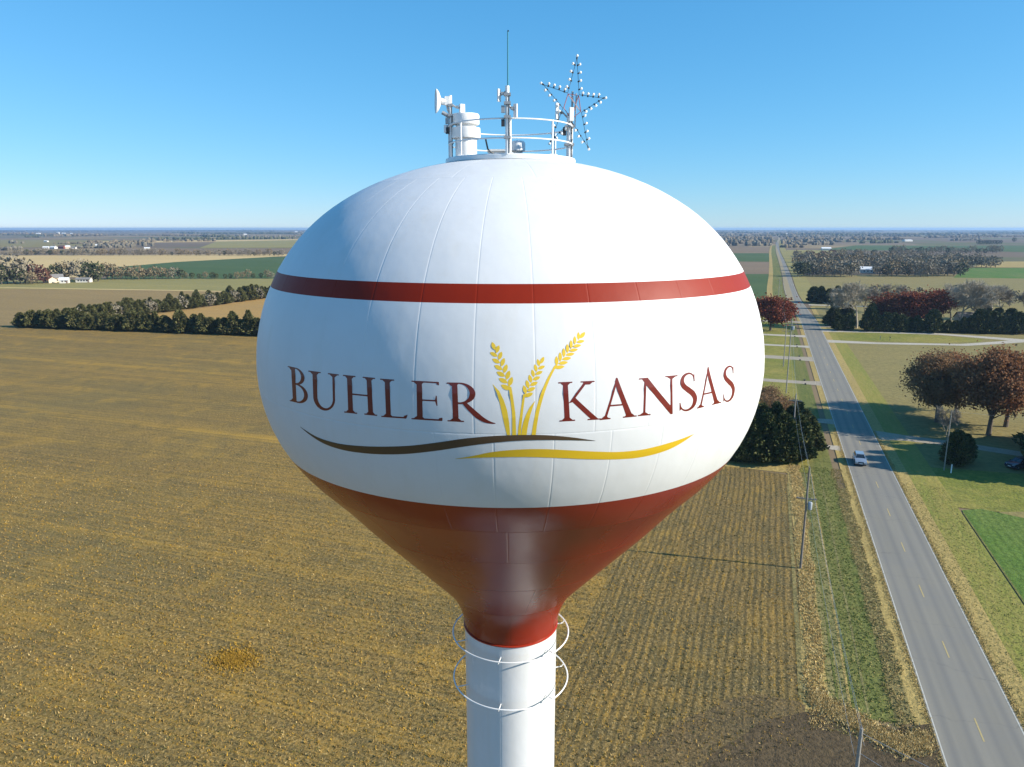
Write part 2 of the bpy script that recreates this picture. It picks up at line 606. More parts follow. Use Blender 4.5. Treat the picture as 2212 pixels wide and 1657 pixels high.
# near and middle fields, west of the road (left)
patch('stubble_field', RW((-40, -34), (112, -34), (116, -46), (224, -186), (209, -302), (207, -330), (203, -700), (-40, -700)), 0.0, M_STUB)
patch('stubble_headland', RW((-40, -12.6), (116, -12.6), (117.5, -24), (112, -34), (-40, -34)), 0.004, M_STUB_R)
patch('lot_lawn', RW((117, -12.2), (410, -12.2), (410, -90), (206, -190), (116, -46), (117.5, -24)), 0.004, M_LAWN)
patch('orange_field', PX((240, 700), (700, 700), (700, 612), (585, 640), (470, 660), (280, 688)), 0.012, M_ORANGE)
patch('tan_field', PX((-900, 712), (240, 702), (585, 636), (700, 612), (700, 630), (0, 624), (-900, 634)), 0.008, M_TANF)
patch('pasture', PX((-900, 634), (0, 624), (700, 631), (760, 600), (240, 601), (-900, 626)), 0.016, M_YGREEN)
patch('bare_strip', PX((-300, 627), (0, 622), (430, 629), (560, 633), (560, 631.5), (430, 627.5), (0, 620.5), (-300, 624)), 0.03, M_PALE)
patch('wheat_field', PX((230, 602), (760, 602), (760, 553), (586, 555), (380, 566), (236, 578.5)), 0.03, M_DGREEN)
patch('pale_field', PX((-700, 585), (200, 600), (236, 578.5), (380, 566), (586, 555), (700, 549), (0, 552), (-700, 556)), 0.035, M_PALE)
patch('brown_field', PX((200, 549), (640, 546), (640, 536), (230, 537)), 0.1, M_BROWNF)
patch('green_field', PX((430, 536), (700, 535), (700, 518), (470, 521)), 0.15, M_YGREEN)
patch('pale_strip', PX((200, 526), (470, 522), (660, 518.5), (660, 516.5), (200, 522)), 0.2, M_PALE)
patch('tan_far_field', PX((0, 535), (240, 533), (340, 519), (0, 518)), 0.16, M_OLIVEM)
# east side (right) and beyond
patch('strip_wheat', PX((1560, 655), (1666, 655), (1676, 592), (1560, 590)), 0.02, M_DGREEN)
patch('strip_brown', PX((1540, 592), (1676, 592), (1668, 566), (1520, 564)), 0.024, M_BROWNF)
patch('strip_green', PX((1540, 565), (1668, 565), (1665, 546.5), (1540, 545)), 0.03, M_DGREEN)
patch('strip_tan', PX((1500, 547), (1666, 547), (1668, 534), (1500, 533)), 0.04, M_BROWNF)
patch('olive_meadow', PX((1722, 622), (1790, 700), (2500, 700), (2500, 592), (1712, 594)), 0.012, M_OLIVEM)
patch('green_paddock', PX((2060, 600), (2600, 606), (2600, 578), (2080, 579)), 0.03, M_BGREEN)
patch('dry_strip', PX((2095, 578), (2600, 578), (2600, 564), (2140, 565)), 0.04, M_DRYGR)
patch('far_wheat', PX((1760, 541), (2080, 541), (2600, 556), (2600, 532), (1850, 530)), 0.08, M_DGREEN)
patch('far_green', PX((1700, 553), (1830, 549), (1830, 541), (1700, 540)), 0.1, M_YGREEN)
patch('yard_meadow', RW((118, 4.2), (300, 4.2), (300, 260), (160, 300), (112, 60), (109, 34), (109, 10)), 0.004, M_OLIVEM)
patch('farm_yard', RW((300, 4.2), (420, 4.2), (420, 260), (300, 260)), 0.008, M_OLIVEM)
patch('house_lawn', RW((109, 9.9), (128, 8), (133, 60), (133, 140), (112, 140)), 0.008, M_LAWN)
patch('brown_garden', RW((100, 19), (109, 15), (113, 26), (114, 60), (112, 140), (94, 140), (96, 40)), 0.012, M_OLIVEM)
patch('bright_wheat_field', RW((-40, 10.2), (108, 10.2), (109.5, 13), (107, 19), (103, 28), (101, 60), (60, 120), (-40, 140)), 0.014, M_BGREEN)
patch('green_verge', RW((-40, 5.6), (112, 5.6), (300, 5.6), (300, 9.5), (112, 9.9), (-40, 10.0)), 0.012, M_GVERGE)
patch('shoulder', RW((-40, 3.4), (400, 3.4), (400, 5.6), (-40, 5.6)), 0.014, M_DRYGR)
patch('verge_left', RW((52, -12.6), (52, -9.4), (117, -9.4), (118, -12.6)), 0.010, M_GREYGR)
patch('dry_strip_left', RW((50, -13.4), (51, -11.2), (118, -11.2), (122, -13.4), (80, -12.9)), 0.014, M_DRYGR)
patch('ditch', RW((53, -9.6), (53.5, -6.0), (400, -6.0), (400, -9.6)), 0.012, M_DITCH)
patch('weed_strip', RW((53, -6.2), (54, -4.7), (112, -4.7), (112, -6.2)), 0.016, M_WEEDS)
patch('mown_track', RW((54, -9.7), (118, -9.7), (118, -9.45), (54, -9.45)), 0.022, M_DRYGR)
patch('mown_track', RW((54, -8.3), (118, -8.3), (118, -8.1), (54, -8.1)), 0.022, M_GREYGR)
patch('mown_track', RW((54, -10.6), (118, -10.6), (118, -10.4), (54, -10.4)), 0.022, M_DITCH)
patch('shoulder_left', RW((51, -4.8), (52, -3.2), (400, -3.2), (400, -4.8)), 0.018, M_DRYGR)
patch('verge_far_left', RW((118, -12.4), (118, -9.2), (410, -9.2), (410, -12.4)), 0.010, M_LAWN)
patch('cedar_margin', RW((113, -60), (117.2, -24), (117, -12), (121, -11), (123, -26), (120, -62)), 0.016, M_DRYGR)
patch('furrow', RW((50, 10.08), (107, 10.08), (107, 10.3), (50, 10.3)), 0.020, M_DITCH)
patch('furrow', RW((54, -13.7), (112, -13.5), (112, -13.2), (54, -13.2)), 0.020, M_WEEDS)
M_SHADE_EDGE = field_mat('shade_edge', (0.145, 0.10, 0.046), (0.19, 0.125, 0.05), (0.085, 0.066, 0.034), 0.10, (1, 1), 2.4, None, 0, 0.6, 0.95, .7, ((0.28, 0.175, 0.045), (0.3, 0.22, 0.1)))  # darkened stubble tone, paints the shadow fading out into the field
edge_pts = []
for (px_, py_) in ((1745, 1530), (1720, 1522), (1690, 1512), (1655, 1500), (1612, 1506), (1570, 1522), (1530, 1530), (1490, 1556), (1440, 1566), (1400, 1600), (1350, 1620), (1320, 1660), (1290, 1800), (1700, 1800)):
    edge_pts.append((px_ + random.uniform(-12, 12), py_ + random.uniform(-8, 8)))
patch('shade_edge', PX(*edge_pts), 0.022, M_SHADE_EDGE)  # lighter outer part of the painted shadow
patch('shade_patch', PX((2017, 1562), (1960, 1571), (1900, 1578), (1850, 1574), (1812, 1560), (1788, 1544), (1762, 1535), (1730, 1540), (1700, 1548), (1668, 1552), (1640, 1562), (1618, 1580), (1590, 1600), (1540, 1625), (1500, 1680), (1480, 1800), (2110, 1800), (2056, 1657)), 0.028, M_SHADE)  # shadow put into the ground colour, its dark core

# driveways on both sides
def lane(name, pts, wid, z, mat, label):
    vs, fs = [], []
    P = [Vector((p[0], p[1], 0)) for p in pts]
    for i, p in enumerate(P):
        a, b = P[max(i - 1, 0)], P[min(i + 1, len(P) - 1)]
        d = (b - a).normalized()
        s = Vector((d.y, -d.x, 0))
        w = wid if isinstance(wid, (int, float)) else wid[i]
        vs += [(p - s * w / 2) + Vector((0, 0, z)), (p + s * w / 2) + Vector((0, 0, z))]
    for i in range(len(P) - 1):
        fs.append((2 * i, 2 * i + 1, 2 * i + 3, 2 * i + 2))
    me = bpy.data.meshes.new(name)
    me.from_pydata(vs, [], fs)
    me.materials.append(mat)
    return tag(link(name, me), label, kind='structure')


for k, (u, wend, wd, mm) in enumerate(((135.0, -11.0, 2.2, M_LANE), (155.0, -60, 3.0, M_GRAVEL), (195.7, -70, 4.0, M_GRAVEL), (234, -70, 6.0, M_GRAVEL),
                                       (259.5, -80, 3.4, M_LANE), (285.5, -80, 4.2, M_LANE), (330, -60, 4.0, M_GRAVEL), (410, -80, 4.4, M_LANE))):
    lane('driveway', [RD(u, -3.3), RD(u, -8), RD(u + 0.8, wend)], [wd * 1.5, wd, wd], 0.022, mm, 'pale driveway on the tower side of the road')
    if wend < -20:
        mb = MB()
        for e in (-1, 1):
            p0 = RD(u + e * (wd * 0.5 + 0.6), -7.6)
            p1 = RD(u + e * (wd * 0.5 + 0.6), -7.2)
            mb.tube([(p0[0], p0[1], 0.1), (p1[0], p1[1], 0.1)], 0.28, 10)
        mb.build('culvert', M_DARK, None).__setitem__('kind', 'structure')
lane('driveway', [RD(147, 3.3), RD(146.5, 9), RD(145, 18), RD(141, 30)], [7, 4.2, 3.6, 3.4], 0.022, M_GRAVEL, 'pale driveway to the right of the road by the oaks')
lane('driveway', [RD(140, 26), RD(136, 40), RD(134, 70)], 4.0, 0.02, M_GRAVEL, 'yard track behind the dark shrub')
lane('side_road', [RD(305.5, 3.2), RD(306.5, 20), RD(309.5, 45), RD(304, 62), RD(300, 72), RD(296, 120)], [8, 4.4, 4.6, 6, 7.5, 6], 0.026, M_LANE, 'pale side road along the evergreen windbreak')
lane('side_road', [RD(275.5, 3.2), RD(276, 20), RD(282, 48), RD(291, 60), RD(299, 70)], [7, 4.0, 4.0, 4.4, 5], 0.03, M_LANE, 'pale loop lane joining the side road')
lane('side_road', [RD(410, 3.2), RD(411, 40)], [5, 3.4], 0.022, M_LANE, 'pale lane beyond the windbreak')
lane('driveway', [RD(318, 3.2), RD(319, 16)], [4, 2.6], 0.022, M_GRAVEL, 'short gravel entry beside the cedars')
patch('island_grass', RW((278.5, 8), (304, 8), (306, 40), (300, 58), (291, 55), (284, 40)), 0.018, M_LAWN)

# the road: straight at first, swinging a little where the land dips far off
cl = [RD(u, 0) for u in np.linspace(-40, 330, 38)]
cl += [G(1711.5, 640), G(1698, 592), G(1687.5, 562), G(1681.5, 546.6), G(1679, 534), G(1680, 524), G(1683, 516), G(1679.5, 508.5), G(1675.5, 503.5), G(1673, 500), G(1672, 498)]
LP = [np.array(cl[0])]
for i in range(len(cl) - 1):
    p0, p1, p2, p3 = [np.array(cl[min(max(i + k, 0), len(cl) - 1)]) for k in (-1, 0, 1, 2)]
    nseg = 2 if i < 36 else 10
    d1 = np.linalg.norm(p2 - p1)
    t1 = (p2 - p0) / max(np.linalg.norm(p2 - p0), 1e-6) * d1
    t2 = (p3 - p1) / max(np.linalg.norm(p3 - p1), 1e-6) * d1
    for k in range(1, nseg + 1):
        t = k / nseg
        LP.append((2 * t**3 - 3 * t**2 + 1) * p1 + (t**3 - 2 * t**2 + t) * t1 + (-2 * t**3 + 3 * t**2) * p2 + (t**3 - t**2) * t2)
LP = np.array(LP)


def ribbon(name, off0, off1, z, mat, parent=None, smax=None, zfar=0.0, smin=0):
    d = np.gradient(LP, axis=0)
    d /= np.linalg.norm(d, axis=1)[:, None]
    s = np.stack([d[:, 1], -d[:, 0]], 1)
    arc = np.concatenate([[0], np.cumsum(np.linalg.norm(np.diff(LP, axis=0), axis=1))])
    n = len(LP) if smax is None else int(np.searchsorted(arc, smax))
    zz = z + zfar * np.clip((arc[:n] - 500) / 1500, 0, 1)
    a = np.column_stack([LP[:n] + s[:n] * off0, zz])
    b = np.column_stack([LP[:n] + s[:n] * off1, zz])
    V = np.empty((2 * n, 3))
    V[0::2], V[1::2] = a, b
    i = np.arange(int(np.searchsorted(arc, smin)), n - 1) * 2
    T = np.column_stack([i, i + 1, i + 3, i + 2])
    me = fast_mesh(name, V, T, mat, n=4)
    return link(name, me, parent)


def asphalt_mat():
    m, nt, b = mat_new('asphalt')
    vec, raw = road_space(nt, (1.0, 0.03, 1))
    n1 = node_noise(nt, vec, 0.9, 4, 0.55)
    n2 = node_noise(nt, raw, 6.0, 4, 0.7)
    n3 = node_noise(nt, raw, 0.12, 3, 0.6)
    c = node_mix(nt, node_ramp(nt, n1, 0.3, 0.7), (0.205, 0.190, 0.154), (0.255, 0.234, 0.188))
    c = node_mix(nt, node_math(nt, 'MULTIPLY', n2, 0.35), c, (0.135, 0.13, 0.122))
    c = node_mix(nt, node_math(nt, 'MULTIPLY', node_ramp(nt, n3, 0.45, 0.75), 0.4), c, (0.175, 0.171, 0.163))
    sp = nt.nodes.new('ShaderNodeSeparateXYZ')
    nt.links.new(raw, sp.inputs[0])
    w = node_math(nt, 'SUBTRACT', sp.outputs[0], ROAD_X0 * UY)
    aw = node_math(nt, 'ABSOLUTE', w)
    for cen in (0.95, 2.55):
        d = node_math(nt, 'ABSOLUTE', node_math(nt, 'SUBTRACT', aw, cen))
        c = node_mix(nt, node_math(nt, 'MULTIPLY', node_ramp(nt, d, 0.48, 0.05), 0.48), c, (0.135, 0.132, 0.126))
    vor = nt.nodes.new('ShaderNodeTexVoronoi')
    vor.feature = 'DISTANCE_TO_EDGE'
    vor.inputs['Scale'].default_value = 0.11
    wv = nt.nodes.new('ShaderNodeVectorMath')
    wv.operation = 'MULTIPLY'
    wv.inputs[1].default_value = (0.55, 1.0, 1.0)
    nt.links.new(raw, wv.inputs[0])
    warp = nt.nodes.new('ShaderNodeTexNoise')
    warp.inputs['Scale'].default_value = 0.7
    warp.inputs['Detail'].default_value = 4
    nt.links.new(raw, warp.inputs['Vector'])
    wa = nt.nodes.new('ShaderNodeVectorMath')
    wa.operation = 'MULTIPLY_ADD'
    wa.inputs[1].default_value = (2.2, 2.2, 0)
    nt.links.new(warp.outputs['Color'], wa.inputs[0])
    nt.links.new(wv.outputs[0], wa.inputs[2])
    nt.links.new(wa.outputs[0], vor.inputs['Vector'])
    c = node_mix(nt, node_math(nt, 'MULTIPLY', node_ramp(nt, vor.outputs['Distance'], 0.008, 0.001), 0.28), c, (0.085, 0.083, 0.08))
    edge = node_ramp(nt, node_math(nt, 'ADD', aw, node_math(nt, 'MULTIPLY', n2, 0.5)), 3.62, 3.78)
    c = node_mix(nt, edge, c, (0.27, 0.215, 0.12))
    nt.links.new(c, b.inputs['Base Color'])
    b.inputs['Roughness'].default_value = 0.85
    b.inputs['Specular IOR Level'].default_value = 0.3
    return m


M_ASPH = asphalt_mat()
M_LINE = flat_mat('line_white', (0.44, 0.43, 0.38), 0.8, noise=0.25, nscale=2)
M_YLINE = flat_mat('line_yellow', (0.40, 0.31, 0.13), 0.8, noise=0.3, nscale=2)
road = ribbon('road', -3.5, 3.5, 0.034, M_ASPH, zfar=0.35)
tag(road, 'grey two lane country road running to the horizon', kind='structure')
ribbon('edge_line', -3.38, -3.27, 0.042, M_LINE, road, 620, zfar=0.35)
ribbon('edge_line', 3.27, 3.38, 0.042, M_LINE, road, 620, zfar=0.35)
dash = MB()
dash.add([(-0.06, 0, 0), (0.06, 0, 0), (0.06, 3.0, 0), (-0.06, 3.0, 0)], [(0, 1, 2, 3)])
dash_me = dash.mesh('centre_dash', M_YLINE)
for k in range(26):
    p = RD(41.0 + 12.2 * k, 0.05)
    link('centre_dash', dash_me, road, (p[0], p[1], 0.042), -ROAD_A)
# pale track and green strip beside the far road
ribbon('far_verge', 4.2, 15, 0.02, M_YGREEN, None, 2600, zfar=0.25, smin=450)['kind'] = 'structure'
ribbon('far_ditch', -11, -4.0, 0.02, M_DITCH, None, 1900, zfar=0.25, smin=450)['kind'] = 'structure'
ribbon('far_track', -14.5, -11, 0.024, M_DRYGR, None, 1900, zfar=0.25, smin=450)['kind'] = 'structure'

# ------------------------------------------------------------------ water tower
TX, TY = -0.04, 20.5
PROF = [(0.0, 41.75), (0.633, 41.748), (1.286, 41.734), (1.62, 41.705), (1.957, 41.656), (2.297, 41.588), (2.641, 41.502), (2.987, 41.396), (3.337, 41.273), (3.691, 41.129), (4.045, 40.962), (4.397, 40.77), (4.744, 40.55), (5.08, 40.3), (5.399, 40.019), (5.695, 39.706), (5.966, 39.364), (6.207, 38.994), (6.416, 38.601), (6.591, 38.188), (6.731, 37.757), (6.832, 37.312), (6.894, 36.858), (6.912, 36.397), (6.884, 35.936), (6.808, 35.48), (6.683, 35.036), (6.507, 34.609), (6.284, 34.205), (6.023, 33.827), (5.731, 33.477), (5.423, 33.15), (5.116, 32.831), (4.826, 32.504), (4.542, 32.167), (4.25, 31.83), (4.034, 31.597), (3.625, 31.157), (3.216, 30.718), (2.808, 30.279), (2.399, 29.839), (2.195, 29.62), (2.034, 29.442), (1.907, 29.28), (1.794, 29.113), (1.697, 28.939), (1.613, 28.76), (1.545, 28.575), (1.491, 28.385), (1.452, 28.189), (1.428, 27.986), (1.418, 27.779), (1.418, 5.0), (1.50, 3.6), (1.75, 2.4), (2.2, 1.3), (2.8, 0.45), (3.0, 0.0)]
PR = np.array([p[0] for p in PROF])
PZ = np.array([p[1] for p in PROF])


def prof_r(z):
    return np.interp(z, PZ[::-1], PR[::-1])


def prof_at(s_z):
    """radius and outward normal (in the r,z plane) at height z"""
    r = prof_r(s_z)
    e = 0.06
    dr = prof_r(s_z + e) - prof_r(s_z - e)
    nr, nz = 2 * e, -dr
    L = np.hypot(nr, nz)
    return r, nr / L, nz / L


tower = empty('water_tower', (TX, TY, 0))
tag(tower, 'big white water tower with red stripe, red cone and painted town name', 'water tower')


def plate(name, z1, z0, a0, a1, nu, nv, groove=0.003, lip=0.016):
    """one rolled steel plate; its welded edges sink into a shallow seam"""
    rm = float(prof_r((z0 + z1) / 2))
    da = lip / max(rm, 0.3)
    A = [a0, a0 + da, a0 + 2 * da] + list(np.linspace(a0 + 3 * da, a1 - 3 * da, nu)) + [a1 - 2 * da, a1 - da, a1]
    i0, i1 = [], []
    # heights follow the profile's own arc so the dome top is sampled well
    zs = PZ[(PZ < z1 - 3 * lip) & (PZ > z0 + 3 * lip)]
    base = np.concatenate([[z1], zs, [z0]])
    arc = np.concatenate([[0], np.cumsum(np.hypot(np.diff(prof_r(base)), np.diff(base)))])
    tt = np.concatenate([[0, lip, 2 * lip], np.linspace(3 * lip, arc[-1] - 3 * lip, nv), [arc[-1] - 2 * lip, arc[-1] - lip, arc[-1]]])
    Z = np.interp(tt, arc, base)
    V = []
    for j, z in enumerate(Z):
        r, nr, nz = prof_at(z)
        ej = j in (0, len(Z) - 1)
        for i, a in enumerate(A):
            g = groove if (ej or i in (0, len(A) - 1)) else 0.0
            rr = r - g * nr
            V.append((rr * math.sin(a), -rr * math.cos(a), z - g * nz))
    n = len(A)
    T = [(j * n + i, (j + 1) * n + i, (j + 1) * n + i + 1, j * n + i + 1) for j in range(len(Z) - 1) for i in range(n - 1)]
    return link(name, fast_mesh(name, V, T, M_TANK, smooth=True, n=4), tower)


def course(name, z1, z0, n, off, nu, nv, **k):
    for i in range(n):
        a = R(off + 360.0 * i / n)
        plate(name, z1, z0, a, a + 2 * math.pi / n, nu, nv, **k)


course('roof_plate', 41.72, 41.126, 12, 9, 10, 8)
course('tank_plate', 41.126, 36.05, 36, 4.1, 5, 22)
course('tank_plate', 36.05, 33.50, 36, -2.7, 5, 14)
course('cone_plate', 33.50, 32.18, 10, -0.6, 14, 5)
course('cone_plate', 32.18, 30.738, 9, -22, 14, 5)
course('cone_plate', 30.738, 29.261, 8, 12, 14, 5)
course('cone_plate', 29.261, 28.0, 6, -0.6, 16, 10)
course('column_plate', 28.0, 22.0, 4, 78, 18, 3, groove=0.002)
course('column_plate', 22.0, 14.0, 4, 20, 18, 3, groove=0.002)
course('column_plate', 14.0, 5.0, 4, 65, 18, 3, groove=0.002)
course('column_plate', 5.0, 0.0, 4, 20, 18, 12, groove=0.002)
mb = MB()
mb.lathe([(1.42, 27.985), (1.465, 27.985), (1.465, 28.02), (1.425, 28.03)], 64)
mb.build('red_rim', flat_mat('rim_red', (0.33, 0.03, 0.012), 0.35), tower, smooth=True)
mb = MB()
mb.lathe([(0.02, 0.16), (7.5, 0.16), (7.6, 0.0)], 48)
o = mb.build('tower_pad', M_CONC, None, loc=(TX, TY, 0))
o['kind'] = 'structure'

# painters' rails round the column
for zr in (27.72, 26.17):
    ring = MB()
    ring.tube([(1.80 * math.cos(t), 1.80 * math.sin(t), zr) for t in np.linspace(0, 2 * math.pi, 73)[:-1]], 0.022, 8, closed=True)
    rg = ring.build('painter_rail', M_WHITE, tower, smooth=True)
    for k in range(6):
        t = R(18 + 60 * k)
        br = MB()
        c, s = math.cos(t), math.sin(t)
        br.tube([(1.42 * c, 1.42 * s, zr - 0.10), (1.74 * c, 1.74 * s, zr - 0.10), (1.80 * c, 1.80 * s, zr - 0.02)], 0.016, 6)
        br.build('bracket', M_WHITE, rg)


# ---- painted lettering and emblem, laid on the curved plate
def on_tank(px, py, lift=0.0):
    dx, dy, dz = ray(np.asarray(px, float), np.asarray(py, float))
    dx, dy, dz = np.broadcast_arrays(dx, dy, dz)
    t0 = np.full(dx.shape, 10.0)
    t1 = np.full(dx.shape, np.nan)
    lo = t0.copy()
    hi = np.full(dx.shape, 21.0)
    found = np.zeros(dx.shape, bool)
    prev = t0.copy()
    for t in np.arange(11.0, 21.5, 0.25):
        x, y, z = dx * t - TX, dy * t - TY, CAM_H + dz * t
        ins = np.hypot(x, y) < prof_r(z)
        new = ins & ~found
        lo = np.where(new, prev, lo)
        hi = np.where(new, t, hi)
        found |= new
        prev = np.full(dx.shape, t)
    for _ in range(30):
        mid = (lo + hi) / 2
        x, y, z = dx * mid - TX, dy * mid - TY, CAM_H + dz * mid
        ins = np.hypot(x, y) < prof_r(z)
        hi = np.where(ins, mid, hi)
        lo = np.where(ins, lo, mid)
    x, y, z = dx * hi - TX, dy * hi - TY, CAM_H + dz * hi
    r, nr, nz = prof_at(z)
    a = np.arctan2(x, -y)
    rr = r + lift * nr
    return np.stack([rr * np.sin(a), -rr * np.cos(a), z + lift * nz], -1)


def contour_mesh(f, x0, x1, y0, y1, step):
    """triangles covering the region where f(x, y) < 0"""
    xs = np.arange(x0, x1 + step, step)
    ys = np.arange(y0, y1 + step, step)
    X, Y = np.meshgrid(xs, ys)
    D = f(X, Y)
    P = np.stack([X, Y], -1)
    out = []
    c = [(slice(None, -1), slice(None, -1)), (slice(None, -1), slice(1, None)), (slice(1, None), slice(1, None)), (slice(1, None), slice(None, -1))]
    for tri in ((0, 1, 2), (0, 2, 3)):
        p = np.stack([P[c[k]].reshape(-1, 2) for k in tri], 1)
        d = np.stack([D[c[k]].reshape(-1) for k in tri], 1)
        ins = d < 0
        cnt = ins.sum(1)
        out.append(p[cnt == 3])
        for k in range(3):
            a, b, g = k, (k + 1) % 3, (k + 2) % 3
            m = (cnt == 1) & ins[:, a]
            if m.any():
                pp, dd = p[m], d[m]
                ab = pp[:, a] + (pp[:, b] - pp[:, a]) * (dd[:, a] / (dd[:, a] - dd[:, b]))[:, None]
                ag = pp[:, a] + (pp[:, g] - pp[:, a]) * (dd[:, a] / (dd[:, a] - dd[:, g]))[:, None]
                out.append(np.stack([pp[:, a], ab, ag], 1))
            m = (cnt == 2) & ~ins[:, a]
            if m.any():
                pp, dd = p[m], d[m]
                ab = pp[:, a] + (pp[:, b] - pp[:, a]) * (dd[:, a] / (dd[:, a] - dd[:, b]))[:, None]
                ag = pp[:, a] + (pp[:, g] - pp[:, a]) * (dd[:, a] / (dd[:, a] - dd[:, g]))[:, None]
                out.append(np.stack([ab, pp[:, b], pp[:, g]], 1))
                out.append(np.stack([ab, pp[:, g], ag], 1))
    tr = np.concatenate(out)
    flat = tr.reshape(-1, 2)
    key = np.round(flat / (step * 1e-3)).astype(np.int64)
    _, idx, inv = np.unique(key, axis=0, return_index=True, return_inverse=True)
    T = inv.reshape(-1, 3)
    T = T[(T[:, 0] != T[:, 1]) & (T[:, 1] != T[:, 2]) & (T[:, 0] != T[:, 2])]
    return flat[idx], T


def decal(name, V2, T, mat, lift=0.0014):
    V3 = on_tank(V2[:, 0], V2[:, 1], lift)
    e1 = V3[T[:, 1]] - V3[T[:, 0]]
    e2 = V3[T[:, 2]] - V3[T[:, 0]]
    nrm = np.cross(e1, e2)
    cen = V3[T].mean(1)
    cen = cen * np.array([1, 1, 0])
    flip = (nrm * cen).sum(1) < 0
    T = T.copy()
    T[flip] = T[flip][:, ::-1]
    return link(name, fast_mesh(name, V3, T, mat, smooth=True), tower)


def convex(pts):
    pts = np.array(pts, float)
    ar = sum(pts[i][0] * pts[(i + 1) % len(pts)][1] - pts[(i + 1) % len(pts)][0] * pts[i][1] for i in range(len(pts)))
    if ar < 0:
        pts = pts[::-1]

    def f(x, y):
        d = None
        for i in range(len(pts)):
            a, b = pts[i], pts[(i + 1) % len(pts)]
            L = math.hypot(*(b - a))
            if L < 1e-9:
                continue
            e = ((x - a[0]) * (b[1] - a[1]) - (y - a[1]) * (b[0] - a[0])) / L
            d = e if d is None else np.maximum(d, e)
        return d
    return f


def bx(x0, x1, y0, y1):
    return lambda x, y: np.maximum(np.maximum(x0 - x, x - x1), np.maximum(y0 - y, y - y1))


def ell(cx, cy, a, b):
    return lambda x, y: (np.sqrt(((x - cx) / a) ** 2 + ((y - cy) / b) ** 2) - 1) * min(a, b)


def sub(f, g):
    return lambda x, y: np.maximum(f(x, y), -g(x, y))


def cut(f, g):
    return lambda x, y: np.maximum(f(x, y), g(x, y))


def union(*fs):
    def f(x, y):
        d = fs[0](x, y)
        for g in fs[1:]:
            d = np.minimum(d, g(x, y))
        return d
    return f


def stroke(pts, rads, n=8):
    """smooth brush stroke of changing width"""
    P = np.array(pts, float)
    r = np.array(rads, float)
    Q, q = [], []
    for i in range(len(P) - 1):
        p0, p1, p2, p3 = [P[min(max(i + k, 0), len(P) - 1)] for k in (-1, 0, 1, 2)]
        for k in range(n):
            t = k / n
            Q.append(0.5 * (2 * p1 + (p2 - p0) * t + (2 * p0 - 5 * p1 + 4 * p2 - p3) * t * t + (3 * p1 - p0 - 3 * p2 + p3) * t**3))
            q.append(r[i] + (r[i + 1] - r[i]) * t)
    Q.append(P[-1])
    q.append(r[-1])

    def f(x, y):
        d = None
        for i in range(len(Q) - 1):
            a, b = Q[i], Q[i + 1]
            vx, vy = b - a
            L = vx * vx + vy * vy + 1e-12
            t = np.clip(((x - a[0]) * vx + (y - a[1]) * vy) / L, 0, 1)
            e = np.hypot(x - a[0] - t * vx, y - a[1] - t * vy) - (q[i] + (q[i + 1] - q[i]) * t)
            d = e if d is None else np.minimum(d, e)
        return d
    return f


def serif(xc, top, hw=0.15, st=0.06, th=0.032):
    if top:
        return union(bx(xc - hw, xc + hw, 1 - th, 1.0), convex([(xc - hw * 0.7, 1 - th + .001), (xc + hw * 0.7, 1 - th + .001), (xc + st, 0.91), (xc - st, 0.91)]))
    return union(bx(xc - hw, xc + hw, 0.0, th), convex([(xc - hw * 0.7, th - .001), (xc + hw * 0.7, th - .001), (xc + st, 0.09), (xc - st, 0.09)]))


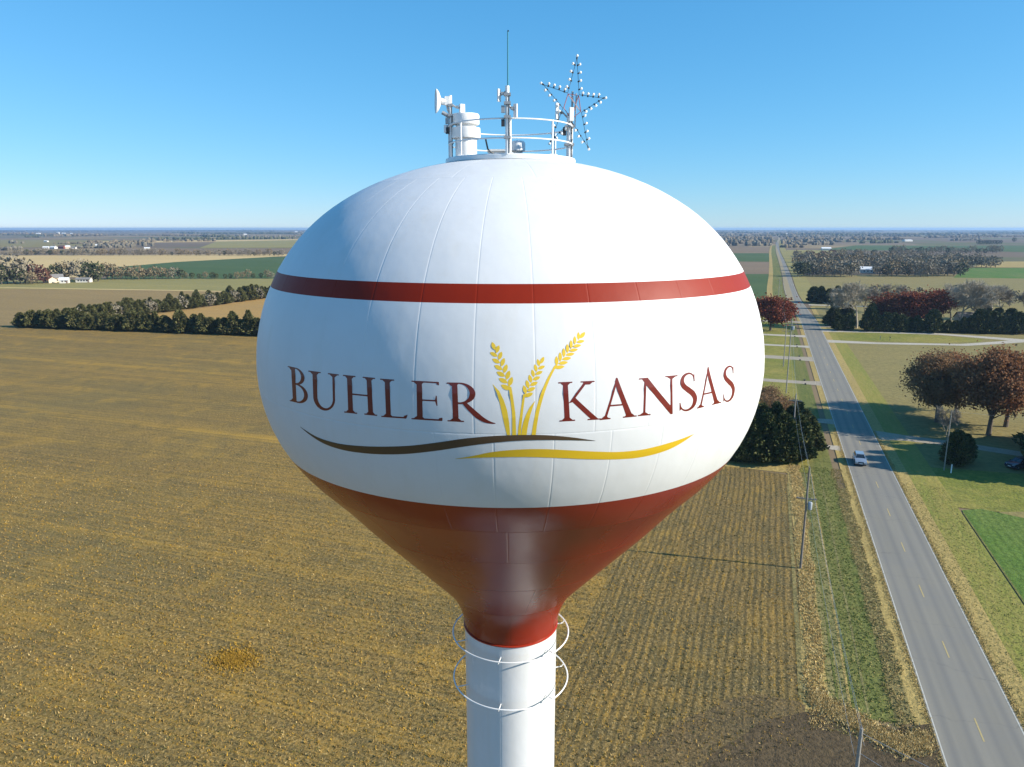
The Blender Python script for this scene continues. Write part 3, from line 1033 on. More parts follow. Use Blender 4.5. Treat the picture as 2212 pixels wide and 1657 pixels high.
LET = {
    'B': (0.63, union(bx(.11, .235, 0, 1), serif(.15, True), serif(.15, False), bx(.1, .27, .968, 1), bx(.1, .29, 0, .034), bx(.2, .3, .507, .54),
                      cut(sub(ell(.26, .76, .275, .24), ell(.24, .765, .185, .203)), bx(.21, 2, 0, 2)),
                      cut(sub(ell(.27, .27, .36, .272), ell(.24, .272, .26, .235)), bx(.21, 2, -1, 2)))),
    'U': (0.82, union(bx(.12, .235, .32, 1), bx(.645, .705, .32, 1), serif(.175, True, .165), serif(.675, True, .145, .035),
                      cut(sub(ell(.4125, .325, .2925, .345), ell(.44, .33, .205, .285)), bx(-1, 2, -1, .325)))),
    'H': (0.92, union(bx(.14, .265, 0, 1), bx(.655, .78, 0, 1), bx(.2, .7, .49, .53), serif(.2025, True, .165), serif(.2025, False, .165), serif(.7175, True, .165), serif(.7175, False, .165))),
    'L': (0.74, union(bx(.13, .255, 0, 1), serif(.1925, True, .18), serif(.18, False, .17), bx(.1, .62, 0, .04), convex([(.5, 0), (.645, 0), (.73, .225), (.705, .235), (.60, .075), (.5, .038)]))),
    'E': (0.70, union(bx(.13, .255, 0, 1), serif(.18, True, .17), serif(.18, False, .17), bx(.1, .64, .962, 1), convex([(.52, 1), (.655, 1), (.655, .79), (.632, .79), (.60, .93), (.52, .962)]),
                      bx(.2, .57, .492, .53), convex([(.565, .64), (.585, .64), (.59, .38), (.57, .38), (.54, .50), (.54, .52)]), bx(.1, .63, 0, .042), convex([(.5, 0), (.675, 0), (.70, .22), (.675, .22), (.61, .07), (.5, .042)]))),
    'R': (1.06, union(bx(.12, .245, 0, 1), serif(.16, True, .16), serif(.182, False, .18), bx(.1, .32, .966, 1), bx(.2, .36, .452, .487),
                      cut(sub(ell(.29, .728, .355, .272), ell(.265, .732, .25, .235)), bx(.22, 2, 0, 2)),
                      stroke([(.40, .46), (.52, .32), (.66, .17), (.80, .065), (.93, .012), (1.04, -.004)], [.045, .062, .068, .052, .028, .006]))),
    'K': (1.0, union(bx(.15, .275, 0, 1), serif(.2125, True, .18), serif(.2125, False, .18), convex([(.27, .455), (.345, .47), (.775, .98), (.69, .98)]), serif(.78, True, .18, .05),
                     convex([(.345, .50), (.44, .585), (.93, .02), (.76, .02)]), bx(.68, 1.0, 0, .03))),
    'A': (0.86, union(convex([(.095, .02), (.155, .02), (.46, 1.0), (.41, 1.0)]), convex([(.375, .93), (.41, 1.03), (.445, 1.03), (.765, .02), (.62, .02)]), bx(.2, .65, .315, .355), serif(.125, False, .125, .02), serif(.695, False, .16, .06))),
    'N': (0.98, union(bx(.145, .195, 0, 1), bx(.79, .84, .02, 1), convex([(.06, 1), (.225, 1), (.84, .14), (.84, -.02), (.79, -.02)]), bx(.0, .2, .966, 1), serif(.17, False, .15, .025), serif(.815, True, .155, .025))),
    'S': (0.58, union(stroke([(.475, .80), (.44, .91), (.36, .972), (.25, .975), (.145, .91), (.115, .79), (.17, .66), (.29, .55), (.42, .43), (.485, .28), (.44, .11), (.32, .02), (.19, .022), (.095, .10), (.06, .22)],
                             [.014, .018, .022, .03, .046, .056, .064, .070, .070, .062, .048, .03, .022, .018, .014]), convex([(.465, .74), (.49, .74), (.485, .96), (.455, .93)]), convex([(.045, .25), (.07, .25), (.09, .06), (.05, .03)]))),
}


def zz(x, y, x0, y0, k):
    return x0 + k * x, y0 + k * y


def letter(ch, quad, x0, y0, k):
    w, f = LET[ch]
    V, T = contour_mesh(f, -0.06, w + 0.06, -0.06, 1.08, 0.0125)
    q = [np.array(zz(p[0], p[1], x0, y0, k)) for p in quad]      # TL TR BR BL
    s, t = (V[:, 0] / w)[:, None], V[:, 1][:, None]
    P = (1 - s) * t * q[0] + s * t * q[1] + s * (1 - t) * q[2] + (1 - s) * (1 - t) * q[3]
    return decal('letter', P, T, M_REDLET)


K1 = (603.3, 754.1, 0.22727)
letter('B', [(80, 160), (262, 200), (276, 533), (100, 494)], *K1)
letter('U', [(272, 203), (566, 241), (574, 594), (284, 560)], *K1)
letter('H', [(592, 243), (924, 275), (945, 637), (604, 602)], *K1)
letter('L', [(953, 280), (1229, 299), (1243, 664), (966, 645)], *K1)
letter('E', [(1252, 299), (1535, 313), (1561, 685), (1252, 667)], *K1)
letter('R', [(1590, 317), (2030, 322), (2064, 706), (1598, 687)], *K1)
K2 = (569.8, 653.5, 0.49242)
letter('K', [(1286, 350), (1458, 343), (1482, 513), (1291, 523)], *K2)
letter('A', [(1474, 339), (1624, 331), (1637, 500), (1474, 516)], *K2)
letter('N', [(1645, 333), (1817, 318), (1820, 484), (1637, 499)], *K2)
letter('S', [(1820, 315), (1902, 302), (1908, 463), (1816, 483)], *K2)
letter('A', [(1905, 294), (1994, 279), (2007, 440), (1900, 466)], *K2)
letter('S', [(2011, 286), (2070, 270), (2070, 422), (2011, 443)], *K2)


def swoosh(name, top, bot, mat):
    def curve(pts, n=90):
        P = np.array([zz(a, b, *K2) for a, b in pts])
        d = np.concatenate([[0], np.cumsum(np.hypot(*np.diff(P, axis=0).T))])
        d /= d[-1]
        out = []
        m = np.gradient(P, d, axis=0)
        for t in np.linspace(0, 1, n):
            i = min(int(np.searchsorted(d, t, 'right')) - 1, len(d) - 2)
            h = d[i + 1] - d[i]
            u = (t - d[i]) / h
            out.append((1 + 2 * u) * (1 - u)**2 * P[i] + u * (1 - u)**2 * h * m[i] + u * u * (3 - 2 * u) * P[i + 1] + u * u * (u - 1) * h * m[i + 1])
        return np.array(out)
    a, b = curve(top), curve(bot)
    rows = [a + (b - a) * t for t in np.linspace(0, 1, 5)]
    V = np.concatenate(rows)
    n = len(a)
    T = []
    for j in range(4):
        for i in range(n - 1):
            p = j * n + i
            T += [(p, p + 1, p + n + 1), (p, p + n + 1, p + n)]
    decal(name, V, np.array(T), mat, 0.0022)


swoosh('brown_swoosh', [(160, 545), (230, 588), (320, 617), (420, 629), (520, 632), (640, 628), (760, 614), (880, 597), (1000, 586), (1120, 581), (1240, 582), (1340, 590), (1455, 606)],
       [(160, 546), (200, 579), (260, 617), (340, 645), (440, 661), (520, 666), (640, 663), (760, 650), (880, 632), (1000, 616), (1120, 606), (1240, 603), (1340, 604), (1455, 607)], M_BROWN)
swoosh('gold_swoosh', [(840, 685), (900, 676), (1000, 656), (1100, 646), (1220, 643), (1340, 648), (1460, 654), (1560, 655), (1660, 645), (1760, 621), (1830, 599), (1887, 577)],
       [(840, 686), (920, 682), (1020, 679), (1150, 678), (1300, 682), (1420, 687), (1540, 688), (1640, 681), (1720, 664), (1790, 639), (1840, 611), (1887, 578)], M_GOLD)

K3 = (1039.0, 703.8, 0.1517)


def almond(cx, cy, ang, ln, wd):
    """leaf-shaped grain: two circle arcs crossing"""
    rr = (ln * ln / 4 + wd * wd / 4) / wd
    off = rr - wd / 2
    c, s = math.cos(ang), math.sin(ang)

    def f(x, y):
        u = (x - cx) * c + (y - cy) * s
        v = -(x - cx) * s + (y - cy) * c
        return np.maximum(np.hypot(u, v - off) - rr, np.hypot(u, v + off) - rr)
    return f


def ear(base, tip, pairs, gl, gw, stem, srad, side):
    bx_, tx_ = np.array(base, float), np.array(tip, float)
    ax = tx_ - bx_
    L = np.hypot(*ax)
    th = math.atan2(ax[1], ax[0])
    e = ax / L
    n = np.array([-e[1], e[0]])
    kw = (L - gl * 0.55) / (pairs + 1.35) * 0.66 * 1.02
    shapes = [almond(*(tx_ - e * gl * 0.42), th, gl * 0.95, gw)]
    for k in range(pairs + 1):
        for sgn in (-1, 1):
            t = (k + (0.5 if sgn == side else 0.0)) / (pairs + 1.35)
            taper = 1.0 - 0.22 * t
            c = bx_ + e * (t * (L - gl * 0.55) + gl * 0.30) + n * sgn * gw * 0.84 * taper
            shapes.append(almond(c[0], c[1], th + sgn * 0.72, gl * taper * 1.16, kw * taper))
    shapes.append(stroke([bx_ + e * gl * .1, bx_ - e * gl * .12], [gw * .42, gw * .30], 2))
    head = union(*shapes)
    x0, x1 = min(base[0], tip[0]) - gl, max(base[0], tip[0]) + gl
    y0, y1 = min(base[1], tip[1]) - gl, max(base[1], tip[1]) + gl
    V, T = contour_mesh(head, x0, x1, y0, y1, 5.0)
    P = np.column_stack(zz(V[:, 0], V[:, 1], *K3))
    decal('wheat_ear', P, T, M_WHEAT, 0.0014)
    f = stroke(stem, srad)
    xs, ys = [p[0] for p in stem], [p[1] for p in stem]
    V, T = contour_mesh(f, min(xs) - 60, max(xs) + 60, min(ys) - 10, max(ys), 7.0)
    P = np.column_stack(zz(V[:, 0], V[:, 1], *K3))
    decal('wheat_stem', P, T, M_WHEAT, 0.0018)


ear((408, 895), (160, 238), 5, 128, 56, [(415, 880), (440, 1050), (465, 1250), (470, 1400), (472, 1556)], [19, 22, 24, 26, 28], 1)
ear((628, 995), (893, 448), 5, 112, 50, [(615, 985), (595, 1120), (572, 1300), (555, 1440), (548, 1556)], [15, 17, 19, 21, 23], -1)
ear((1062, 588), (1478, 95), 6, 122, 54, [(1055, 580), (960, 760), (880, 960), (815, 1180), (775, 1380), (750, 1556)], [14, 19, 23, 26, 28, 30], -1)


def blade(left, right):
    n = 40

    def samp(pts):
        P = np.array([zz(a, b, *K3) for a, b in pts])
        d = np.concatenate([[0], np.cumsum(np.hypot(*np.diff(P, axis=0).T))])
        t = np.linspace(0, d[-1], n)
        return np.column_stack([np.interp(t, d, P[:, 0]), np.interp(t, d, P[:, 1])])
    a, b = samp(left), samp(right)
    V = np.concatenate([a, (a + b) / 2, b])
    T = []
    for j in range(2):
        for i in range(n - 1):
            p = j * n + i
            T += [(p, p + 1, p + n + 1), (p, p + n + 1, p + n)]
    decal('wheat_leaf', V, np.array(T), M_WHEAT, 0.0015)


blade([(163, 828), (225, 955), (265, 1090), (292, 1220), (330, 1400), (370, 1556)], [(163, 828), (260, 930), (325, 1060), (372, 1200), (402, 1380), (416, 1556)])
blade([(772, 1066), (690, 1165), (640, 1270), (605, 1370), (585, 1460), (575, 1556)], [(772, 1066), (735, 1170), (700, 1280), (675, 1390), (660, 1480), (650, 1556)])

# ---- roof fittings
roof = MB()
roof.lathe([(1.60, 41.69), (1.74, 41.69), (1.76, 41.71), (1.76, 41.80), (1.74, 41.82), (1.62, 41.82), (1.60, 41.80), (1.60, 41.69)], 64)
roof.build('roof_curb', M_WHITE, tower, smooth=True)
RR = 1.66
rail = empty('railing')
rail.parent = tower
posts = [R(a) for a in (-90, -50, 0, 40, 88, 130, 180, 222)]
for a in posts:
    p = MB()
    x, y = RR * math.sin(a), -RR * math.cos(a)
    p.tube([(x, y, 41.8), (x, y, 42.68)], 0.026, 8)
    p.box(x - .07, x + .07, y - .07, y + .07, 41.82, 41.85)
    p.build('post', M_WHITE, rail)
for zr in (42.66, 42.20):
    q = MB()
    q.tube([(RR * math.cos(t), RR * math.sin(t), zr) for t in np.linspace(0, 2 * math.pi, 65)[:-1]], 0.019, 8, closed=True)
    q.build('rail', M_WHITE, rail, smooth=True)
ven = empty('vent_stack', (-1.20, -0.05, 0))
ven.parent = tower
mb = MB()
mb.lathe([(0.36, 41.72), (0.36, 41.80), (0.29, 41.82), (0.29, 42.55), (0.26, 42.60), (0.26, 42.78), (0.0, 42.78)], 32)
mb.build('vent_body', M_WHITE, ven, smooth=True)
mb = MB()
mb.lathe([(0.30, 42.36), (0.385, 42.36), (0.395, 42.40), (0.385, 42.63), (0.27, 42.66)], 32)
mb.build('vent_skirt', M_WHITE, ven, smooth=True)
mb = MB()
mb.lathe([(0.26, 42.72), (0.355, 42.72), (0.365, 42.75), (0.365, 42.95), (0.345, 42.985), (0.0, 43.02)], 32)
mb.build('vent_cap', M_WHITE, ven, smooth=True)
cap = empty('small_vent', (0.20, 0.25, 0))
cap.parent = tower
mb = MB()
mb.lathe([(0.17, 41.72), (0.13, 41.76), (0.13, 42.1)], 20)
mb.build('vent_neck', M_WHITE, cap, smooth=True)
mb = MB()
mb.lathe([(0.13, 42.05), (0.205, 42.07), (0.205, 42.27), (0.17, 42.33), (0.0, 42.36)], 20)
mb.build('vent_cap', M_WHITE, cap, smooth=True)
mb = MB()
mb.box(-0.62, -0.12, 0.75, 1.25, 41.72, 42.12)
mb.box(-0.66, -0.08, 0.71, 1.29, 42.12, 42.17)
mb.tube([(-0.5, 0.70, 42.0), (-0.24, 0.70, 42.0)], 0.015, 6)
mb.build('roof_hatch', M_WHITE, tower)
mb = MB()
for x in (0.85, 1.05, 1.2):
    mb.ball((x, -0.6, 41.84), 0.07, 10)
mb.build('lug', M_WHITE, tower, smooth=True)
mb = MB()
mb.tube([(-0.62, -1.53, 42.18), (-0.57, -1.50, 41.95), (-0.5, -1.45, 41.88), (-0.30, -1.3, 41.80), (-0.1, -1.0, 41.78)], 0.022, 6)
mb.build('cable', M_CABLE, tower)


def at_top(px, py, dist):
    """point over the tower roof at a given distance north of the camera"""
    x, y, z = ray(px, py)
    t = dist / y
    return Vector((float(x * t), float(dist), float(CAM_H + z * t)))


# masts clamped to the railing, and what they carry
def mast(name, label, p0, top, rad, mat=None, knuckles=()):
    r = empty(name, p0)
    tag(r, label, 'mast')
    m = MB()
    m.tube([(0, 0, 0), (0, 0, top - p0[2])], rad, 10)
    m.build('mast_pole', mat or M_WHITE, r)
    for k in knuckles[1:3]:
        m = MB()
        m.box(-rad - .10, -rad - .01, -.05, .05, k - p0[2] - .22, k - p0[2] - .06)
        m.build('radio_box', M_GREY if k > 42.8 else M_DARK, r)
    m = MB()
    m.tube([(rad * .8, -rad * .8, 0.02), (rad * .95, -rad * .9, .4), (rad * .75, -rad * .95, .8), (rad * .95, -rad * .8, top - p0[2] - .2)], .012, 5)
    m.build('cable', M_CABLE, r)
    for k in knuckles:
        m = MB()
        m.box(-rad * 1.7, rad * 1.7, -rad * 1.7, rad * 1.7, k - p0[2] - .03, k - p0[2] + .03)
        m.build('clamp', M_GREY, r)
    return r


YC = TY
pL = Vector((TX - 1.60, YC - 0.12, 41.80))
mast('antenna_mast', 'white mast on the left rail holding the round dish', pL, 43.45, 0.04, None, (42.25, 42.7, 42.95, 43.2))
pC = Vector((TX - 0.075, YC - RR - 0.07, 41.80))
mast('antenna_mast', 'white mast at the front rail under the thin whip antenna', pC, 43.40, 0.05, None, (42.2, 42.68, 43.0, 43.2))
pR = Vector((TX + 1.58, YC - 0.10, 41.80))
mast('antenna_mast', 'thick white mast on the right rail beside the star', pR, 43.0, 0.075, None, (42.2, 42.66))

# dish
dc = at_top(953, 219, pL.y)
dish = empty('dish_antenna', dc)
tag(dish, 'round white dish antenna seen edge-on, leftmost on the roof', 'antenna')
dn = Vector((-0.97, -0.20, 0.02)).normalized()
q = dn.to_track_quat('Z', 'Y').to_matrix()
m = MB()
m.lathe([(0.001, 0.0), (0.12, 0.02), (0.22, 0.06), (0.29, 0.11), (0.31, 0.14), (0.305, 0.145), (0.22, 0.10), (0.12, 0.145), (0.001, 0.15)], 32)
for i, v in enumerate(m.v):
    m.v[i] = tuple(q @ Vector(v))
m.build('reflector', M_WHITE, dish, smooth=True)
m = MB()
m.tube([tuple(-dn * 0.0), tuple(-dn * 0.16)], 0.09, 12)
m.box(0.10, 0.22, -0.06, 0.06, -0.10, 0.12)
m.build('radio_unit', M_WHITE, dish)
m = MB()
off = pL - dc
m.tube([(0.14, 0, -0.05), (0.18, 0.0, -0.22), (off.x, off.y, -0.34), (off.x, off.y, -0.60)], 0.028, 8)
m.tube([(0.02, 0, -0.28), (off.x, off.y, -0.40)], 0.05, 8)
m.build('bracket', M_GREY, dish)


def panel(label, px, py0, py1, wpx, dist, ang, to, cat='antenna', th=0.05):
    a, b = at_top(px, py0, dist), at_top(px, py1, dist)
    c = (a + b) / 2
    r = empty('panel_antenna', c)
    tag(r, label, cat)
    h = (a - b).length
    w = wpx / F * 20.0
    m = MB()
    m.box(-w / 2, w / 2, -th / 2, th / 2, -h / 2, h / 2)
    o = m.build('panel', M_WHITE, r)
    o.rotation_euler = (0, 0, ang)
    bv = o.modifiers.new('bevel', 'BEVEL')
    bv.width = 0.012
    bv.segments = 2
    d = Vector(to) - c
    m = MB()
    m.tube([(0, 0, 0), (d.x * 0.5, d.y * 0.5, d.z * 0.2), tuple(d)], 0.022, 6)
    m.box(d.x * .4 - .03, d.x * .4 + .03, d.y * .4 - .03, d.y * .4 + .03, d.z * .3 - .035, d.z * .3 + .035)
    m.build('bracket', M_GREY, r)
    return r


panel('small white box antenna beside the round dish', 998, 225, 245, 11, pL.y + 0.1, 0.5, (pL.x, pL.y, 43.25), th=0.10)
panel('small grey box antenna low on the dish mast', 964, 270, 287, 9, pL.y, 0.6, (pL.x, pL.y, 42.75), th=0.08)
panel('white panel antenna reaching out left from the front mast', 1078, 192, 220, 9, pC.y, 0.9, (pC.x, pC.y, 43.32), th=0.04)
panel('white panel antenna right of the front mast below the whip', 1113.5, 224, 254, 8, pC.y, -0.5, (pC.x, pC.y, 43.02), th=0.05)
panel('tilted white panel antenna just left of the star mast', 1204, 222, 256, 9, pR.y - 0.05, 0.7, (pR.x - .06, pR.y, 42.9), th=0.05)
panel('slim white panel antenna right against the star mast', 1234, 232, 262, 9, pR.y - 0.1, 0.2, (pR.x + .06, pR.y, 42.8), th=0.08)
wb = at_top(1097, 202, pC.y)
wt = at_top(1097, 66, pC.y)
wh = empty('whip_antenna', wb)
tag(wh, 'tall thin teal whip antenna, highest thing on the tower', 'antenna')
m = MB()
m.tube([(0, 0, -0.25), (0, 0, (wt - wb).length * 0.99)], [0.019, 0.014], 8)
m.build('whip', M_TEAL, wh)
m = MB()
m.tube([(0, 0, (wt - wb).length * 0.99), (0.02, 0, (wt - wb).length * 1.0)], 0.02, 6)
m.build('tip', M_DARK, wh)
m = MB()
m.box(-0.05, 0.05, -0.05, 0.05, -0.32, -0.22)
m.build('base_clamp', M_GREY, wh)

# star of lamps
SD = YC - 0.18
K5 = (1147.9, 100.5, 0.1568)
cen = at_top(*zz(566, 780, *K5), SD)
star = empty('star_decoration', cen)
tag(star, 'wire frame star strung with white globe bulbs on the right mast', 'star')
tips = [(628, 160), (990, 712), (778, 1380), (268, 1305), (165, 525)]
cc = np.mean(np.array(tips), 0)
inn = [tuple(cc - 0.31 * (np.array(tips[(k + 3) % 5]) - cc)) for k in range(5)]
outl = []
for k in range(5):
    outl += [tips[k], inn[k]]
P3 = [at_top(*zz(p[0], p[1], *K5), SD) - cen for p in outl]
m = MB()
for k in range(10):
    m.tube([tuple(P3[k]), tuple(P3[(k + 1) % 10])], 0.0065, 5, 0)
m.build('star_frame', M_DARK, star)
m = MB()
m.tube([tuple(P3[1] * 0.8), tuple(P3[5] * 0.8)], 0.012, 5)
m.tube([tuple(P3[3] * 0.8), tuple(P3[9] * 0.8)], 0.012, 5)
m.tube([(0.0, 0.04, 0.30), (-0.02, 0.06, -1.1)], 0.028, 8)
m.tube([(0.10, 0.04, 0.25), (0.08, 0.06, -0.6)], 0.016, 6)
m.build('star_bracket', M_GREY, star)
m = MB()
hub = [tuple(P3[k] * 0.92) for k in (1, 3, 5, 7, 9)]
m.tube(hub, 0.012, 5, closed=True)
m.tube([hub[0], hub[2]], 0.010, 5)
m.tube([hub[4], hub[1]], 0.010, 5)
m.build('star_hub', flat_mat('faded_red', (0.35, 0.10, 0.09), .6), star)
b = MB()
b.ball((0, 0, 0), 0.036, 8)
bulb_me = b.mesh('bulb', M_BULB, True)
b = MB()
b.tube([(0, 0, -0.01), (0, 0, 0.06)], 0.021, 6)
sock_me = b.mesh('socket', M_DARK)
for k in range(10):
    a, c = P3[k], P3[(k + 1) % 10]
    d = (c - a).normalized()
    nrm = Vector((d.z, 0, -d.x))
    if nrm.dot((a + c) / 2) < 0:
        nrm = -nrm
    ts = (0.0, 0.2, 0.42, 0.64, 0.86) if k % 2 == 0 else (0.14, 0.36, 0.58, 0.80)
    for t in ts:
        p = a.lerp(c, t)
        out = a.normalized() if (t == 0.0) else (nrm * 0.8 + Vector((0, -0.35, 0.25))).normalized()
        bo = link('bulb', bulb_me, star, p + out * random.uniform(.055, .085))
        so = link('socket', sock_me, bo)
        so.rotation_euler = (-out).to_track_quat('Z', 'Y').to_euler()
        so.location = -out * 0.025

#@@TOWERBITS@@
# ------------------------------------------------------------------ trees and plants
M_BARK = flat_mat('bark', (0.11, 0.088, 0.068), 0.9, noise=0.3, nscale=3)
M_PALEBARK = flat_mat('pale_bark', (0.36, 0.315, 0.24), 0.9, noise=0.2, nscale=2)
M_GREYBARK = flat_mat('grey_twigs', (0.25, 0.215, 0.165), 0.9, noise=0.2, nscale=2)
M_CEDAR = leaf_mat('cedar_needles', (0.052, 0.062, 0.018), (0.095, 0.098, 0.032), (0.14, 0.12, 0.048), transl=0.0)
M_DKCED = leaf_mat('dark_evergreen', (0.026, 0.042, 0.012), (0.058, 0.074, 0.021), (0.12, 0.112, 0.038), transl=0.0)
M_OAK = leaf_mat('rust_leaves', (0.31, 0.135, 0.055), (0.21, 0.11, 0.06), (0.36, 0.19, 0.085), transl=.3)
M_OAKD = leaf_mat('purple_brown_leaves', (0.215, 0.138, 0.078), (0.28, 0.16, 0.075), (0.18, 0.138, 0.088), transl=.3)
M_RED = leaf_mat('red_leaves', (0.22, 0.048, 0.022), (0.15, 0.038, 0.020), (0.28, 0.10, 0.035))
M_FGREY = leaf_mat('grey_twig_mass', (0.24, 0.21, 0.15), (0.185, 0.16, 0.115), (0.28, 0.24, 0.165), transl=0.0)
M_FBROWN = leaf_mat('brown_twig_mass', (0.23, 0.175, 0.10), (0.175, 0.135, 0.08), (0.26, 0.21, 0.115), transl=0.0)
M_FGREEN = leaf_mat('far_evergreen', (0.042, 0.055, 0.022), (0.065, 0.074, 0.030), (0.085, 0.083, 0.04), transl=0.0)
M_FRED = leaf_mat('far_russet', (0.125, 0.045, 0.03), (0.095, 0.038, 0.028), (0.14, 0.07, 0.04), transl=0.0)


def rand_unit(n, rng):
    v = rng.normal(size=(n, 3))
    return v / np.linalg.norm(v, axis=1)[:, None]


def leaf_quads(C, size, rng, up=0.0, elong=1.4):
    """bent two-triangle leaf clumps scattered at C"""
    n = len(C)
    a = rand_unit(n, rng)
    if up:
        a = a + np.array([0, 0, up])
        a /= np.linalg.norm(a, axis=1)[:, None]
    b = np.cross(a, rand_unit(n, rng))
    b /= np.linalg.norm(b, axis=1)[:, None] + 1e-9
    c = np.cross(a, b)
    s = np.asarray(size)[:, None] * rng.uniform(0.7, 1.3, (n, 1))
    V = np.stack([C - a * s * elong / 2, C + b * s / 2 + c * s * .18, C + a * s * elong / 2, C - b * s / 2 + c * s * .18], 1).reshape(-1, 3)
    i = np.arange(n)[:, None] * 4
    T = np.concatenate([i + [0, 1, 2], i + [0, 2, 3]], 1).reshape(-1, 3)
    return V, T


def cedar_mesh(name, h, r, n, size, mat, seed, pointed=0.75, low=0.04):
    rng = np.random.default_rng(seed)
    t = rng.uniform(0, 1, n) ** 1.15
    ang = rng.uniform(0, 2 * np.pi, n)
    lob = 1 + 0.20 * np.sin(3 * ang + seed + 5 * t) + 0.14 * np.sin(7 * ang - 9 * t + seed) + 0.10 * np.sin(23 * t + seed)
    prof = np.minimum(1, ((t + .02) / .16) ** .6) * np.clip(1 - t, 0, 1) ** pointed
    rad = r * prof * lob * np.sqrt(rng.uniform(0.42, 1.0, n)) * rng.uniform(.9, 1.12, n)
    C = np.stack([rad * np.cos(ang), rad * np.sin(ang), h * (low + (1 - low) * t)], 1)
    # sprays point out and a little up
    d = np.stack([np.cos(ang), np.sin(ang), rng.uniform(.1, 1.0, n)], 1) + rng.normal(size=(n, 3)) * .35
    d /= np.linalg.norm(d, axis=1)[:, None]
    w = np.cross(d, rand_unit(n, rng))
    w /= np.linalg.norm(w, axis=1)[:, None] + 1e-9
    s = size * rng.uniform(.65, 1.45, n)[:, None]
    V = np.stack([C - w * s * .42 - d * s * .3, C + w * s * .42 - d * s * .3, C + d * s * .95, C - d * s * .1 + np.cross(d, w) * s * .5], 1).reshape(-1, 3)
    i = np.arange(n)[:, None] * 4
    T = np.concatenate([i + [0, 1, 2], i + [1, 3, 2]], 1).reshape(-1, 3)
    return fast_mesh(name, V, T, mat)


def skeleton(h, seed, levels=5, spread=0.75, trunk_r=0.3, first=0.25, droop=0.0, kids=(3, 4), ratio=0.68):
    rr = random.Random(seed)
    segs, tips = [], []

    def grow(p, d, ln, rad, lev):
        nseg = 3 if lev < 2 else 2
        q = p
        for k in range(nseg):
            d = (d + Vector((rr.gauss(0, .12), rr.gauss(0, .12), rr.gauss(0.03 - droop * lev * .02, .08)))).normalized()
            e = q + d * ln / nseg
            r1 = rad * (1 - 0.45 * (k + 1) / nseg)
            segs.append((q, e, rad * (1 - .45 * k / nseg), r1, lev))
            if lev >= 1 and lev < levels and k < nseg - 1 and rr.random() < .8:
                side(e, d, ln * .6, r1 * .6, lev + 1)
            q = e
        if lev >= levels:
            tips.append(q)
            return
        for _ in range(rr.randint(*kids)):
            side(q, d, ln * ratio * rr.uniform(.8, 1.15), rad * .55, lev + 1)
        if lev >= 2:
            tips.append(q)

    def side(p, d, ln, rad, lev):
        a = d.orthogonal().normalized()
        a.rotate(Matrix.Rotation(rr.uniform(0, 2 * math.pi), 3, d))
        nd = (d + a * spread * rr.uniform(.6, 1.3)).normalized()
        grow(p, nd, ln, rad, lev)
    grow(Vector((0, 0, -0.1)), Vector((0, 0, 1)), h * first, trunk_r, 0)
    # scale to the wanted height
    top = max(s[1].z for s in segs)
    k = h / top
    segs = [(a * k, b * k, r0, r1, l) for a, b, r0, r1, l in segs]
    return segs, [t * k for t in tips]


def seg_mesh(name, segs, mat, minr=0.02):
    P0 = np.array([s[0] for s in segs])
    P1 = np.array([s[1] for s in segs])
    r0 = np.maximum([s[2] for s in segs], minr)
    r1 = np.maximum([s[3] for s in segs], minr * .8)
    d = P1 - P0
    d /= np.linalg.norm(d, axis=1)[:, None] + 1e-9
    a = np.cross(d, np.array([0.31, 0.77, 0.55]))
    a /= np.linalg.norm(a, axis=1)[:, None] + 1e-9
    b = np.cross(d, a)
    k = 5 if len(segs) < 400 else 3
    V, n = [], len(segs)
    for j in range(k):
        t = 2 * np.pi * j / k
        o = a * math.cos(t) + b * math.sin(t)
        V.append(P0 + o * r0[:, None])
        V.append(P1 + o * r1[:, None])
    V = np.stack(V, 1).reshape(-1, 3)
    i = np.arange(n)[:, None] * 2 * k
    T = []
    for j in range(k):
        q = (j + 1) % k
        T += [i + [2 * j, 2 * q, 2 * q + 1], i + [2 * j, 2 * q + 1, 2 * j + 1]]
    T = np.concatenate(T, 1).reshape(-1, 3)
    return fast_mesh(name, V, T, mat, smooth=False)


def leafy(name, h, seed, leafmat, bark, per_tip=14, size=0.42, spreadr=0.75, **k):
    segs, tips = skeleton(h, seed, **k)
    rng = np.random.default_rng(seed)
    C = np.repeat(np.array(tips), per_tip, 0)
    C = C + rng.normal(size=C.shape) * spreadr * np.array([1, 1, .75])
    C = C[C[:, 2] > h * .16]
    V, T = leaf_quads(C, np.full(len(C), size), rng)
    return seg_mesh('trunk', segs, bark, 0.022), fast_mesh('crown', V, T, leafmat)


